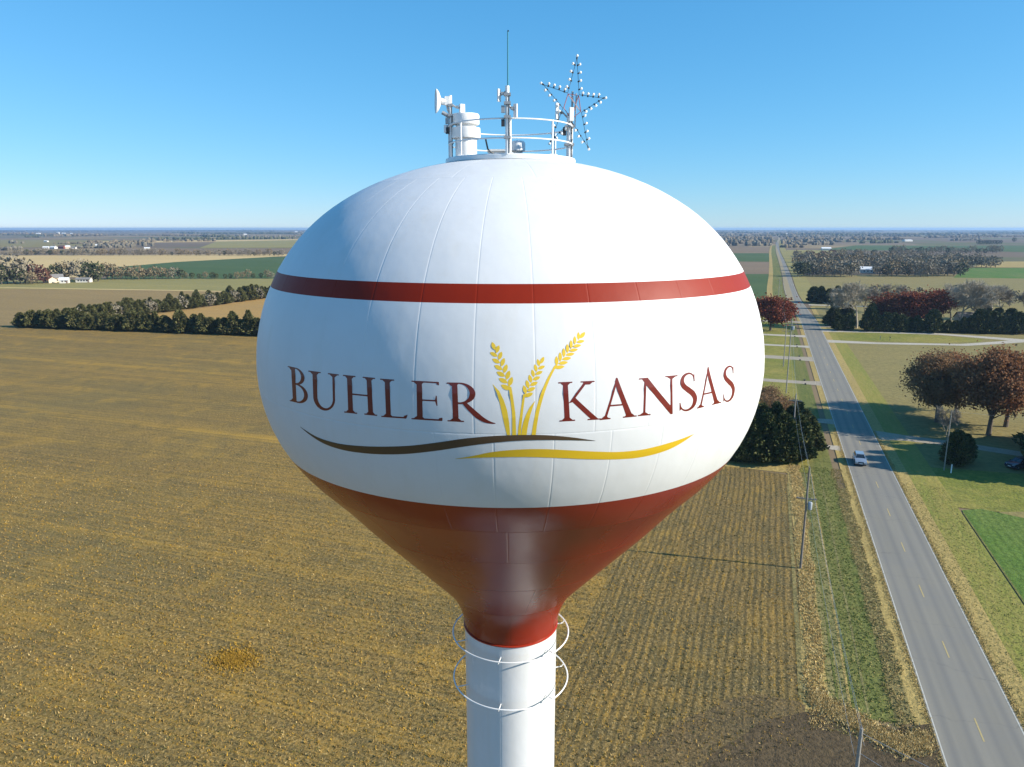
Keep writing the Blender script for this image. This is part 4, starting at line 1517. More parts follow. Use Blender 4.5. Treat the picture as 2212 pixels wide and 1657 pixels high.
def bare(name, h, seed, bark, twig=900, tlen=1.5, **k):
    """leafless tree: limbs as the trunk part, fine twigs as the crown part"""
    segs, tips = skeleton(h, seed, **k)
    rng = np.random.default_rng(seed + 1)
    big = [s for s in segs if s[4] <= 2]
    fine = [s for s in segs if s[4] > 2]
    base = np.array([s[1] for s in fine] + [s[0] * .5 + s[1] * .5 for s in fine])
    dr = np.array([(s[1] - s[0]).normalized() for s in fine] * 2)
    reps = max(1, int(twig / max(1, len(base))))
    B = np.repeat(base, reps, 0)
    D = np.repeat(dr, reps, 0) + rng.normal(size=(len(B), 3)) * .45 + np.array([0, 0, .18])
    D /= np.linalg.norm(D, axis=1)[:, None]
    L = rng.uniform(.5, 1.2, len(B))[:, None] * tlen
    W = np.cross(D, rand_unit(len(B), rng))
    W /= np.linalg.norm(W, axis=1)[:, None] + 1e-9
    V = np.stack([B - W * .05, B + W * .05, B + D * L + rng.normal(size=B.shape) * .06], 1).reshape(-1, 3)
    T = np.arange(len(V)).reshape(-1, 3)
    f0 = seg_mesh('tmp', fine, bark, .024)
    v0 = np.empty(len(f0.vertices) * 3, np.float32)
    f0.vertices.foreach_get('co', v0)
    t0 = np.empty(len(f0.polygons) * 3, np.int32)
    f0.loops.foreach_get('vertex_index', t0)
    v0 = v0.reshape(-1, 3)
    V = np.concatenate([v0, V])
    T = np.concatenate([t0.reshape(-1, 3), T + len(v0)])
    bpy.data.meshes.remove(f0)
    return seg_mesh('trunk', big, bark, .03), fast_mesh('crown', V, T, bark)


def far_mesh(name, h, r, n, size, mat, seed, shape=0.5, gap=0.0):
    """small tree for the distance: uneven crown of clumps down to near the ground"""
    rng = np.random.default_rng(seed)
    u = rand_unit(n, rng)
    lob = 1 + .25 * np.sin(3 * np.arctan2(u[:, 1], u[:, 0]) + seed) * rng.uniform(.4, 1, n)
    rad = rng.uniform(.55, 1, n) ** .5 * lob
    C = u * rad[:, None] * np.array([r, r, h * .42]) + np.array([0, 0, h * .54])
    C[:, 2] = np.maximum(C[:, 2], h * .06)
    V, T = leaf_quads(C, np.full(n, size), rng, up=0.4)
    m = 5
    a = np.arange(m) * 2 * np.pi / m
    tr = np.concatenate([np.stack([.25 * np.cos(a), .25 * np.sin(a), 0 * a], 1), np.stack([.12 * np.cos(a), .12 * np.sin(a), 0 * a + h * .6], 1)])
    tt = []
    for j in range(m):
        q = (j + 1) % m
        tt += [(j, q, m + q), (j, m + q, m + j)]
    return fast_mesh('trunk', tr, np.array(tt), M_BARK), fast_mesh('crown', V, T, mat)


def stub(r, h):
    m = MB()
    m.tube([(0, 0, -0.1), (0, 0, h)], [r, r * .7], 7)
    return m.mesh('trunk', M_BARK)


# prototypes (trunk mesh, crown mesh), all about 1 : 1 in metres
CED = [(stub(.16, 2.0), cedar_mesh('crown', 8.2, 3.7, 1900, .62, M_CEDAR, s, p)) for s, p in ((1, .5), (2, .65), (3, .42), (4, .8))]
EVG = [(stub(.18, 2.0), cedar_mesh('crown', 9.5, 4.0, 2200, .7, M_DKCED, s, p)) for s, p in ((11, .42), (12, .62), (13, .5))]
GRV = [(stub(.2, 2.0), cedar_mesh('crown', 8.5, 3.7, 3600, .48, M_DKCED, s, p)) for s, p in ((21, .5), (22, .65), (23, .55))]


def lump_tree(h, rx, zc, rz, nl, per, size, mat, bark, seed, tr=.38, lump=.95):
    """broad leafy tree: trunk, limbs reaching to leaf masses, gaps between the masses"""
    rng = np.random.default_rng(seed)
    u = rand_unit(nl, rng)
    rad = rng.uniform(.35, 1.0, nl) ** .6
    L = u * rad[:, None] * np.array([rx, rx, rz]) * .88 + np.array([0, 0, zc])
    L = L[L[:, 2] > h * .10]
    m = MB()
    m.tube([(0, 0, -.2), (.05, .03, h * .12), (.1, -.05, h * .26), (0.05, .1, h * .5)], [tr * 1.25, tr, tr * .85, tr * .4], 9)
    for p in L:
        z0 = min(h * rng.uniform(.16, .46), p[2] * .8)
        a, b = Vector((.06, 0, z0)), Vector(p)
        mid = a.lerp(b, .5) + Vector((rng.normal() * .3, rng.normal() * .3, rng.uniform(-.2, .5)))
        m.tube([a, mid, b], [tr * .34, tr * .2, .035], 5, 0, False)
    C, S = [], []
    for p in L:
        k = int(per * rng.uniform(.6, 1.3))
        r = lump * rng.uniform(.7, 1.35)
        C.append(p + rng.normal(size=(k, 3)) * r * np.array([1, 1, .72]))
        S.append(np.full(k, size))
    C, S = np.concatenate(C), np.concatenate(S)
    ok = C[:, 2] > h * .07
    V, T = leaf_quads(C[ok], S[ok], rng)
    return m.mesh('trunk', bark), fast_mesh('crown', V, T, mat)


OAKS = [lump_tree(17, 8.2, 10.2, 6.6, 100, 150, .36, M_OAK, M_BARK, 31, .42, 1.0),
        lump_tree(17, 7.2, 10.4, 6.4, 90, 145, .36, M_OAK, M_BARK, 32, .40, 1.0),
        lump_tree(15, 6.8, 8.6, 6.2, 115, 140, .30, M_OAKD, M_BARK, 33, .36, .9)]
REDS = [lump_tree(10, 5.0, 5.8, 4.1, 50, 90, .40, M_RED, M_BARK, 41, .28, .85),
        lump_tree(13, 6.3, 7.4, 5.4, 65, 100, .45, M_RED, M_BARK, 42, .32, 1.0)]
BARES = [bare('bare', 17, 51, M_PALEBARK, 5200, 1.7, levels=4, spread=.8, trunk_r=.4, first=.26),
         bare('bare', 16, 52, M_PALEBARK, 5200, 1.7, levels=4, spread=.9, trunk_r=.38, first=.22),
         bare('bare', 13, 53, M_GREYBARK, 4200, 1.4, levels=4, spread=.8, trunk_r=.3, first=.24)]
SHRUB = [lump_tree(7.5, 4.0, 3.9, 3.4, 46, 80, .26, M_OAKD, M_BARK, 61, .14, .8)]
FAR = {
    'grey': [far_mesh('tree', 11, 5.0, 240, .95, M_FGREY, s) for s in (71, 72, 73)],
    'brown': [far_mesh('tree', 11, 5.0, 240, .95, M_FBROWN, s) for s in (74, 75)],
    'green': [far_mesh('tree', 9, 3.6, 220, .9, M_FGREEN, s) for s in (76, 77, 78)],
    'red': [far_mesh('tree', 10, 4.6, 230, .9, M_FRED, s) for s in (79, 80)],
}


def ordinal(n):
    return '%d%s' % (n, 'th' if 10 <= n % 100 <= 20 else {1: 'st', 2: 'nd', 3: 'rd'}.get(n % 10, 'th'))


def tree(name, proto, x, y, sc, label, group=None, sz=None, cat='tree', z=0.0):
    r = empty(name, (x, y, z), random.uniform(0, 6.28))
    r.scale = (sc, sc, sz if sz else sc)
    tag(r, label, cat, group)
    t, c = proto
    link('trunk', t, r)
    link('crown', c, r)
    return r


def far_tree(name, kind, x, y, sc, label, group=None, sz=None):
    return tree(name, random.choice(FAR[kind]), x, y, sc, label, group, sz)


def jit(a):
    return random.uniform(-a, a)


# A  L-shaped shelterbelt of cedars left of the tower
A0, A1 = np.array(G(40, 707)), np.array(G(640, 729))
nA = 38
for i in range(nA):
    p = A0 + (A1 - A0) * (i / (nA - 1))
    s = random.uniform(.74, 1.0) * (0.8 if i == 0 else 1)
    tree('cedar', CED[i % 4], p[0] + jit(.6), p[1] + 1.8 + jit(.8), s,
         'dark cedar in the front row of the shelterbelt, %s from its left end' % ordinal(i + 1), 'cedars in the front shelterbelt row', s * random.uniform(.72, 1.18))
B0, B1 = np.array(RD(211, -303)), np.array(RD(400, -300))
nB = 50
for row, off in ((0, 0.0), (1, 6.5)):
    for i in range(nB):
        if row == 1 and i < 2:
            continue
        t = i / (nB - 1)
        p = B0 + (B1 - B0) * t
        w = np.array([UY, -UX]) * off
        s = random.uniform(.72, .98)
        lab = ('olive cedar in the shelterbelt leg running away, its %s row, %s from the corner' % ('left' if row == 0 else 'right', ordinal(i + 1)))
        if row == 1 and i % 5 == 3:
            far_tree('bare_tree', 'grey', p[0] + w[0] + jit(1), p[1] + w[1] + jit(1), .72, lab.replace('olive cedar', 'grey leafless tree'), 'grey trees among the shelterbelt cedars', .62)
        else:
            tree('cedar', random.choice(CED), p[0] + w[0] + jit(.8), p[1] + w[1] + jit(.8), s, lab, 'cedars in the receding shelterbelt leg', s * random.uniform(.72, 1.12))

# B  farmstead trees far left
for k, (px, py, kind, hgt, lab) in enumerate((
        (4, 614, 'green', 15, 'dark evergreen at the photo\'s left edge beside the farmstead'),
        (16, 613, 'grey', 15, 'tall grey leafless tree left of the farmstead'),
        (30, 612, 'grey', 22, 'tallest grey leafless tree at the farmstead'),
        (44, 613, 'green', 13, 'green tree under the tall grey one'),
        (56, 612, 'grey', 18, 'grey tree next to the russet farm tree'),
        (70, 614, 'brown', 9, 'low brown tree in front of the farmstead'),
        (80, 611, 'red', 15, 'russet tree behind the farmhouse, its left one'),
        (94, 612, 'red', 12, 'russet tree against the farmhouse wall'),
        (120, 606, 'green', 13, 'dark evergreen behind the first farmhouse'),
        (136, 605, 'brown', 14, 'brown tree between the two farm buildings'),
        (150, 604, 'grey', 15, 'grey leafless tree behind the long white shed'),
        (178, 606, 'grey', 17, 'broad grey tree just right of the white shed'),
        (196, 608, 'green', 15, 'dark green tree right of the white shed, nearer one'),
        (212, 608, 'green', 15, 'dark green tree right of the white shed, farther right'),
        (232, 603, 'brown', 13, 'yellow brown tree closing the farmstead row'),
        (244, 603, 'brown', 12, 'brown tree last in the farmstead row'))):
    x, y = G(px, py)
    base = {'grey': 11, 'brown': 11, 'green': 9, 'red': 10}[kind]
    s = hgt / base
    far_tree('farm_tree', kind, x, y, s * 1.05, lab, None, s)
# C  hedge line right of the farmstead
nC = 26
for i in range(nC):
    px = 258 + (590 - 258) * i / (nC - 1)
    x, y = G(px + jit(3), 603 + jit(1.0) - 1.5 * i / nC)
    kind = 'brown' if i < 8 else random.choice(['grey', 'green', 'green', 'brown'])
    s = random.uniform(.75, 1.1) * (1 if i < 11 else .62)
    far_tree('hedge_tree', kind, x, y, s, '%s tree in the hedge line along the dark wheat, %s from the farmstead' % ({'grey': 'grey', 'brown': 'brown', 'green': 'dark green'}[kind], ordinal(i + 1)), 'hedge line beside the dark wheat field')
# D  dark far row above the pale field
nD = 62
for i in range(nD):
    px = 8 + (612 - 8) * i / (nD - 1)
    x, y = G(px + jit(3), 551.5 + jit(.5) + 1.2 * (px / 600.0) ** 2)
    kind = random.choice(['brown', 'grey', 'green', 'brown', 'grey'])
    s = random.uniform(.6, 1.05)
    far_tree('row_tree', kind, x, y, s * 1.1, '%s tree in the far row above the pale field, %s from the left' % ({'grey': 'grey', 'brown': 'dark brown', 'green': 'dark green'}[kind], ordinal(i + 1)), 'far tree row above the pale field', s)
# E  windbreak and big trees at the right crossing
evx = list(np.linspace(1812, 2196, 24))
for i, px in enumerate(evx):
    py = 713.5 + 8.0 * (px - 1800) / 400 + jit(.8)
    if 1992 < px < 2006 or 1838 < px < 1866:
        continue
    x, y = G(px, py)
    s = random.uniform(.66, 1.12) * (.85 if px > 2180 else 1) * (.72 if 2025 < px < 2100 else .82 if 1900 < px < 2025 else 1)
    tree('evergreen', EVG[i % 3], x, y, s, 'dark evergreen in the windbreak along the side road, %s from the big road' % ordinal(i + 1), 'evergreens in the windbreak along the side road', s * random.uniform(.85, 1.05))
for i, px in enumerate(np.linspace(1800, 2180, 15)):
    if 1830 < px < 1880 or 1900 < px < 2110:
        continue
    py = 703 + 8.0 * (px - 1800) / 400 + jit(1.5)
    x, y = G(px, py)
    s = random.uniform(.85, 1.08)
    tree('evergreen', EVG[(i + 1) % 3], x, y, s, 'dark evergreen in the back row of the windbreak, %s from the big road' % ordinal(i + 1), 'evergreens in the back windbreak row', s * random.uniform(.85, 1.05))
for k, (px, py, top, pr, nm, lab) in enumerate((
        (1850, 709, 612, BARES[1], 'bare_tree', 'big pale leafless tree left of the red ones behind the windbreak'),
        (1872, 688, 620, BARES[2], 'bare_tree', 'smaller grey leafless tree beside the big pale one'),
        (1824, 684, 626, BARES[2], 'bare_tree', 'grey brown leafless tree at the left end of the yard'),
        (1915, 700, 634, REDS[0], 'red_tree', 'smaller dark red tree between the pale tree and the large red one'),
        (1962, 704, 626, REDS[1], 'red_tree', 'large red tree behind the windbreak, its left half orange'),
        (2000, 704, 621, REDS[1], 'red_tree', 'large red tree behind the windbreak, the right of the pair'),
        (1936, 676, 616, BARES[2], 'bare_tree', 'grey tree showing above between the red trees'),
        (2052, 698, 614, BARES[0], 'bare_tree', 'pale leafless tree just right of the red pair'),
        (2072, 709, 608, BARES[1], 'bare_tree', 'widest pale leafless tree in the farmyard'),
        (2106, 706, 610, BARES[0], 'bare_tree', 'pale leafless tree in the middle of the right yard'),
        (2140, 702, 618, BARES[1], 'bare_tree', 'pale leafless tree near the right end of the yard'),
        (2166, 692, 620, BARES[2], 'bare_tree', 'grey leafless tree behind the right end of the windbreak'),
        (2206, 690, 632, BARES[2], 'bare_tree', 'grey leafless tree at the photo\'s right edge'))):
    x, y = G(px, py)
    h = height_at(px, py, top)
    ph = {id(BARES[0]): 17, id(BARES[1]): 16, id(BARES[2]): 13, id(REDS[0]): 10, id(REDS[1]): 13}[id(pr)]
    s = h / ph
    tree(nm, pr, x, y, s * 1.2, lab, None, s)
for k, (px, py, h, lab) in enumerate(((1757, 653, 8.5, 'round dark cedar nearest the road north of the yard'), (1772, 655, 9.0, 'dark cedar between the road cedar and the yard lane'),
                                      (1790, 656, 8.0, 'dark cedar beside the yard lane'), (1806, 668, 11.5, 'tall narrow cedar rising above the yard trees'))):
    x, y = G(px, py)
    tree('cedar', EVG[k % 3], x, y, h / 9.5 * (0.6 if k == 3 else 1.1), lab, None, h / 9.5)
for k, (px, py) in enumerate(((1905, 662), (1890, 650), (1950, 655), (1985, 660), (2020, 668), (2055, 655), (2095, 655), (2135, 660), (2180, 662), (1840, 650))):
    x, y = G(px, py)
    far_tree('yard_tree', ('grey', 'brown', 'grey')[k % 3], x, y, random.uniform(.75, .95), 'grey brown tree massed behind the farmyard, %s counted by distance from the road' % ordinal(sorted((1905, 1890, 1950, 1985, 2020, 2055, 2095, 2135, 2180, 1840)).index(px) + 1), 'trees massed behind the farmyard')
# F  wood beyond the meadow
cnt = 0
rw = random.Random(5)
for ri, (rowy, n, h0) in enumerate(((597, 30, 1.2), (592, 28, 1.2), (585, 28, 1.1), (577, 26, 1.1), (568, 26, 1.1), (561, 22, 1.0), (555, 18, 1.0))):
    xl = 1716 + (598 - rowy) * .02
    xr = 2078 if rowy > 560 else 2010
    for i in range(n):
        px = xl + (xr - xl) * (i + rw.uniform(.1, .9)) / n
        if 1852 < px < 1894 and rowy > 590:
            continue
        py = rowy + rw.uniform(-2.2, 1.0)
        kind = rw.choice(['grey', 'grey', 'grey', 'brown', 'brown', 'green'])
        if rowy < 572 and px < 1830:
            kind = rw.choice(['red', 'brown', 'red', 'grey'])
        if px < 1750 and rowy > 580:
            kind = 'green'
        x, y = G(px, py)
        s = rw.uniform(.8, 1.15) * h0
        far_tree('wood_tree', kind, x, y, s * 1.08, '%s tree of the far wood, %s row from the meadow, %s from the road' % ({'grey': 'grey leafless', 'brown': 'brown', 'green': 'dark evergreen', 'red': 'russet'}[kind], ('front', 'second', 'third', 'fourth', 'fifth', 'sixth', 'rearmost')[ri], ordinal(i + 1)),
                 'trees of the wood beyond the olive meadow', s)
for i, px in enumerate(np.linspace(2090, 2150, 7)):
    x, y = G(px, 577 + jit(1))
    far_tree('wood_tree', 'grey', x, y, rw.uniform(1.1, 1.4), 'grey spreading tree at the near edge of the green paddock, %s from the wood' % ordinal(i + 1), 'grey trees at the paddock edge')
for i, px in enumerate(np.linspace(1925, 2160, 30)):
    x, y = G(px, 547 + jit(1.4))
    s = rw.uniform(.8, 1.2)
    far_tree('row_tree', rw.choice(['green', 'brown', 'grey']), x, y, s, 'tree in the dark row behind the wood, %s from its left end' % ordinal(i + 1), 'dark tree row behind the wood', s)
for i, px in enumerate(np.linspace(2112, 2160, 9)):
    x, y = G(px, 528.5 + jit(.4))
    far_tree('row_tree', 'green', x, y, 1.3, 'dark tree in the short far grove at right, %s from its left end' % ordinal(i + 1), 'short far grove at right')
x, y = G(2190, 523)
far_tree('lone_tree', 'green', x, y, 1.6, 'lone dark round tree in a pale field far right')

# G  trees by the road
x, y = G(1664, 714)
h = height_at(1664, 714, 634)
tree('red_tree', REDS[1], x, y, h / 13 * 1.25, 'dark red tree peeking out beside the tank, left of the road', None, h / 13)
for k, (px, py, h, s, lab) in enumerate((
        (1588, 996, 7.5, .75, 'dark cedar of the roadside grove half hidden by the tank'),
        (1618, 997, 8.2, .85, 'dark cedar of the roadside grove, second from the tank'),
        (1652, 998, 8.6, .9, 'dark cedar in the middle of the roadside grove'),
        (1688, 997, 8.6, .92, 'dark cedar of the roadside grove in front of the pole'),
        (1722, 992, 8.0, .9, 'dark cedar of the roadside grove just left of its right end'),
        (1744, 975, 6.6, .8, 'rounded cedar at the right end of the roadside grove'),
        (1640, 972, 8.6, .9, 'dark cedar behind the middle of the roadside grove'),
        (1672, 965, 8.4, .9, 'dark cedar at the back of the roadside grove near the pole'),
        (1708, 962, 7.6, .85, 'dark cedar at the back right of the roadside grove'),
        (1612, 960, 8.6, .9, 'dark cedar at the back of the grove against the tank'),
        (1736, 950, 6.0, .75, 'lower cedar at the back corner of the roadside grove'))):
    x, y = G(px, py)
    tree('cedar', GRV[k % 3], x, y, s, lab, None, h / 8.5)
x, y = G(1672, 905)
tree('brown_shrub', SHRUB[0], x, y, .95, 'brown twiggy shrub behind the roadside cedar grove', None, .8, 'shrub')
x, y = G(1656, 880)
tree('brown_shrub', SHRUB[0], x, y, .7, 'smaller brown shrub between tank and lawn behind the grove', None, .75, 'shrub')
x, y = G(1718, 884)
tree('round_bush', (stub(.1, .5), cedar_mesh('crown', 2.2, 1.9, 900, .35, M_DKCED, 91, .32)), x, y, 1.0, 'low round dark bush on the lawn by the second pole', None, .9, 'shrub')
for px, py, top, pr, s, lab in (
        (2023, 912, 748, OAKS[2], 1.0, 'purple brown oak at the left of the big oaks beside the road'),
        (2064, 890, 752, OAKS[0], .80, 'rusty oak standing behind and between the other two'),
        (2135, 940, 748, OAKS[1], 1.0, 'large rust coloured oak with a dark trunk, nearest of the oaks'),
        (2172, 922, 752, OAKS[0], .95, 'rust coloured oak at the right, partly cut by the photo edge')):
    x, y = G(px, py)
    h = height_at(px, py, top)
    tree('oak_tree', pr, x, y, h / (15 if pr is OAKS[2] else 17) * s, lab, None, h / (15 if pr is OAKS[2] else 17))
for px, py, top, s, lab in ((2062, 1006, 930, .62, 'dark dense shrub tree beside the gravel drive, nearest the road'), (2082, 998, 938, .5, 'dark shrub just behind the dense one by the drive')):
    x, y = G(px, py)
    h = height_at(px, py, top)
    tree('dark_shrub', GRV[0], x, y, s, lab, None, h / 8.5, 'shrub')
x, y = G(2046, 962)
tree('bare_tree', BARES[2], x, y, .42, 'thin grey leafless sapling in front of the oaks', None, .55)
# yard trees whose long shadows reach in from the right, beyond the picture's edge
for k, (px, py, sc_) in enumerate(((2296, 988, 1.35), (2290, 1004, 1.45), (2300, 1020, 1.5), (2302, 1036, 1.4), (2365, 995, 1.5), (2370, 1015, 1.55), (2375, 1035, 1.5), (2300, 968, 1.25))):
    X, Y = G(px, py)
    tree('yard_evergreen', GRV[k % 3], X, Y, sc_, 'big evergreen just past the right edge shading the drive, %s from the car' % ordinal(k + 1), 'yard evergreens shading the drive', sc_ * 1.22)

# H  what fades into rows in the distance
def blobs(rows, seed):
    rng = np.random.default_rng(seed)
    VV, TT, n0, TI = [], [], 0, []
    for (x0, y0, x1, y1, h, wdt, col) in rows:
        L = math.hypot(x1 - x0, y1 - y0)
        n = max(2, int(L / (wdt * .8)))
        for i in range(n):
            if rng.random() < .10:
                continue
            t = (i + rng.uniform(-.4, .4)) / n
            cx, cy = x0 + (x1 - x0) * t + rng.normal() * wdt * .3, y0 + (y1 - y0) * t + rng.normal() * wdt * .3
            hh, rr = h * rng.uniform(.55, 1.15), wdt * rng.uniform(.5, .8)
            m = 6
            a = np.arange(m) * 2 * np.pi / m + rng.uniform(0, 1)
            r1 = rr * rng.uniform(.7, 1.1, m)
            low = np.stack([cx + r1 * .8 * np.cos(a), cy + r1 * .8 * np.sin(a), 0 * a], 1)
            mid = np.stack([cx + r1 * np.cos(a), cy + r1 * np.sin(a), hh * rng.uniform(.35, .65, m)], 1)
            top = np.stack([cx + r1 * .5 * np.cos(a), cy + r1 * .5 * np.sin(a), hh * rng.uniform(.8, 1.0, m)], 1)
            apex = np.array([[cx, cy, hh * 1.0]])
            VV.append(np.concatenate([low, mid, top, apex]))
            T = []
            for b in (0, m):
                for j in range(m):
                    q = (j + 1) % m
                    T += [(b + j, b + q, b + m + q), (b + j, b + m + q, b + m + j)]
            for j in range(m):
                T.append((2 * m + j, 2 * m + (j + 1) % m, 3 * m))
            TT.append(np.array(T) + n0)
            c = np.array(col) * rng.uniform(.75, 1.25)
            TI.append(np.tile(c, (3 * m + 1, 1)))
            n0 += 3 * m + 1
    return np.concatenate(VV), np.concatenate(TT), np.concatenate(TI)


M_FAROWS = tint_mat('far_tree_rows', 1.0)
GREY, BRN, GRN = (0.16, 0.142, 0.105), (0.155, 0.126, 0.082), (0.085, 0.088, 0.045)
rows = []


def prow(x0, y0, x1, y1, h, w, c):
    a, b = G(x0, y0), G(x1, y1)
    rows.append((a[0], a[1], b[0], b[1], h, w, c))


for q in ((0, 541, 60, 541, 8, 9, GREY), (70, 545, 240, 546, 6, 8, BRN), (110, 537, 300, 535, 8, 9, GREY), (180, 533, 330, 532, 9, 9, GREY), (230, 530, 330, 529, 9, 10, BRN),
          (20, 526, 68, 526, 9, 10, GREY), (190, 524, 470, 521, 8, 10, BRN), (330, 518, 640, 516, 10, 12, GRN), (310, 521, 360, 520, 12, 10, GREY), (520, 514, 640, 513, 10, 12, GREY),
          (100, 511, 190, 510, 12, 14, BRN), (440, 512, 500, 512, 12, 12, GRN), (60, 513, 90, 513, 10, 12, GRN), (120, 527, 330, 526, 6, 9, BRN)):
    prow(*q)
LEFT_ROWS, rows = rows, []
for q in ((1540, 531, 1672, 531, 11, 11, GREY), (1540, 527, 1672, 526, 12, 11, BRN), (1540, 522, 1674, 521, 12, 12, GREY), (1540, 517, 1672, 516, 12, 13, BRN), (1560, 511, 1668, 510, 12, 15, GREY),
          (1690, 535, 1740, 535, 9, 9, BRN), (1700, 530, 1800, 529, 10, 10, GREY), (1695, 524, 1870, 523, 12, 11, GREY), (1700, 519, 1960, 518, 11, 12, BRN), (1690, 513, 1800, 512, 12, 13, GREY),
          (1720, 508, 2060, 507, 12, 16, GRN), (1860, 526, 1940, 525, 9, 10, GRN), (1690, 527, 1760, 526, 10, 10, BRN), (1740, 516, 1900, 515, 10, 12, GREY), (2000, 514, 2212, 512, 10, 14, BRN),
          (2060, 520, 2120, 519, 9, 11, GREY)):
    prow(*q)
RIGHT_ROWS = rows
rr_ = random.Random(9)


def scatter_rows(xa, xb, n):
    out = []
    for _ in range(n):
        py = 497.6 + rr_.random() ** 1.7 * 13
        x, y = G(rr_.uniform(xa, xb), py)
        L = rr_.choice([250, 400, 800, 1200])
        a = ROAD_A if rr_.random() < .25 else ROAD_A + math.pi / 2
        dx, dy = math.sin(a) * L / 2, math.cos(a) * L / 2
        if math.hypot(x, y) + L > GROUND_R - 600:
            continue
        w = 10 + math.hypot(x, y) / 500
        out.append((x - dx, y - dy, x + dx, y + dy, rr_.uniform(7, 13), w, rr_.choice([GREY, BRN, GRN])))
    return out


for nm, rws, xa, xb, lab in (('far_tree_rows', LEFT_ROWS, -300, 1000, 'dark hedgerows and groves fading towards the horizon, left of the tower'),
                             ('far_tree_rows', RIGHT_ROWS, 1250, 2500, 'dark hedgerows and groves fading towards the horizon, right of the tower')):
    V, T, C = blobs(rws + scatter_rows(xa, xb, 75), 3 if xa < 0 else 4)
    o = link(nm, fast_mesh(nm, V, T, M_FAROWS, tint=C, smooth=False))
    tag(o, lab, kind='stuff')

# I  stubble, straw and grass too many to count
def tufts(name, U, W, h, wid, cols, seed, label, blades=3, lean=.5, flat=.35):
    rng = np.random.default_rng(seed)
    n = len(U)
    X = ROAD_X0 + U * UX + W * UY
    Y = U * UY - W * UX
    C = np.repeat(np.stack([X, Y, np.full(n, .01)], 1), blades, 0) + np.column_stack([rng.normal(size=(n * blades, 2)) * .07, np.zeros(n * blades)])
    m = len(C)
    d = rng.normal(size=(m, 3)) * lean
    d[:, 2] = 1
    lay = rng.random(m) < flat
    d[lay] *= np.array([2.5, 2.5, .12])
    d /= np.linalg.norm(d, axis=1)[:, None]
    H = rng.uniform(.5, 1.3, m)[:, None] * h
    a = rng.uniform(0, 2 * np.pi, m)
    w = np.stack([np.cos(a), np.sin(a), 0 * a], 1) * (wid * rng.uniform(.6, 1.4, m))[:, None]
    V = np.stack([C - w, C + w, C + d * H + np.array([0, 0, .03])], 1).reshape(-1, 3)
    T = np.arange(m * 3).reshape(-1, 3)
    cols = np.array(cols)
    ci = cols[rng.integers(0, len(cols), n)] * rng.uniform(.75, 1.25, (n, 1))
    tint = np.repeat(ci, blades * 3, 0)
    o = link(name, fast_mesh(name, V, T, M_TUFT, tint=tint))
    return tag(o, label, kind='stuff')


M_TUFT = tint_mat('straw_and_grass')
rg = np.random.default_rng(77)
N = 190000
U = rg.uniform(5, 118, N)
W = -12.8 - (rg.random(N) ** .85) * 150
X = ROAD_X0 + U * UX + W * UY
Y = U * UY - W * UX
keep = (np.abs(X) < Y * .74 + 4) & (Y > 38)
# leave the tractor lines a little thinner
keep &= (rg.random(N) < np.clip(1.25 - Y / 105, 0, 1))
U, W = U[keep], W[keep]
bare_spot = ((U - 30) ** 2 / 18 ** 2 + (W + 12) ** 2 / 10 ** 2) < 1
bare_spot &= rg.random(len(U)) < .8
U, W = U[~bare_spot], W[~bare_spot]
hd = (W > -33) & (rg.random(len(W)) < .8)
W = np.where(hd, np.round(W / .76) * .76 + rg.normal(size=len(W)) * .13, W)
U = np.where(hd, U, np.round(U / .76) * .76 + rg.normal(size=len(U)) * .16)
tufts('crop_stubble', U, W, .17, .04, [(0.36, 0.225, 0.062), (0.31, 0.19, 0.05), (0.42, 0.245, 0.03), (0.20, 0.14, 0.05), (0.40, 0.29, 0.12), (0.13, 0.115, 0.034)], 5,
      'cut stalks and straw covering the harvested field')
n = 2800
a, r = rg.uniform(0, 2 * np.pi, n), np.sqrt(rg.random(n))
r = np.abs(rg.normal(size=n)) * .48
tufts('yellow_patch', 42.7 + r * np.cos(a) * 2.3, -64 + r * np.sin(a) * 2.9, .14, .045, [(0.40, 0.24, 0.03), (0.34, 0.20, 0.03), (0.30, 0.19, 0.045)], 6, 'golden oval patch of stalks in the field, lower left')
n = 13000
zone = rg.random(n)
U = rg.uniform(50.5, 122, n) ** 1.0
wob = .35 * np.sin(U * .41) + .25 * np.sin(U * .93 + 1)
W = wob * .5 + np.where(zone < .36, rg.uniform(-13.0, -11.2, n), np.where(zone < .62, rg.uniform(-6.3, -4.6, n), rg.uniform(-11.2, -6.0, n)))
kind = np.where(zone < .36, 0, np.where(zone < .62, 1, 2))
for kk, nm, cols, lab, hh in ((0, 'dry_grass', [(0.52, 0.38, 0.16), (0.46, 0.33, 0.13), (0.58, 0.45, 0.22)], 'dry tan grass along the edge of the field', .15),
                              (1, 'dead_weeds', [(0.36, 0.27, 0.115), (0.42, 0.31, 0.14), (0.25, 0.22, 0.08)], 'dry weeds on the road side of the ditch', .10),
                              (2, 'ditch_grass', [(0.16, 0.20, 0.045), (0.22, 0.23, 0.06), (0.34, 0.28, 0.10), (0.12, 0.15, 0.035)], 'short green grass in the roadside ditch', .08)):
    s = kind == kk
    tufts(nm, U[s], W[s], hh, .05, cols, 20 + kk, lab, 4, .5, .2)
n = 5200
t = rg.random(n)
tufts('dry_grass', 50.4 + rg.normal(size=n) * .7 + np.abs(t - .75) * 6.0, -12.8 + t * 8.6 + rg.normal(size=n) * .2, .22, .045, [(0.55, 0.42, 0.19), (0.60, 0.49, 0.26), (0.44, 0.32, 0.13)], 31, 'tall tan grass at the end of the ditch beside the painted dark shade', 4, .5, .2)
n = 5000
tufts('verge_grass', rg.uniform(30, 118, n), rg.uniform(3.6, 9.6, n), .05, .045, [(0.26, 0.23, 0.075), (0.19, 0.21, 0.05), (0.40, 0.31, 0.13)], 33, 'short mixed grass on the right verge', 3, .5, .3)

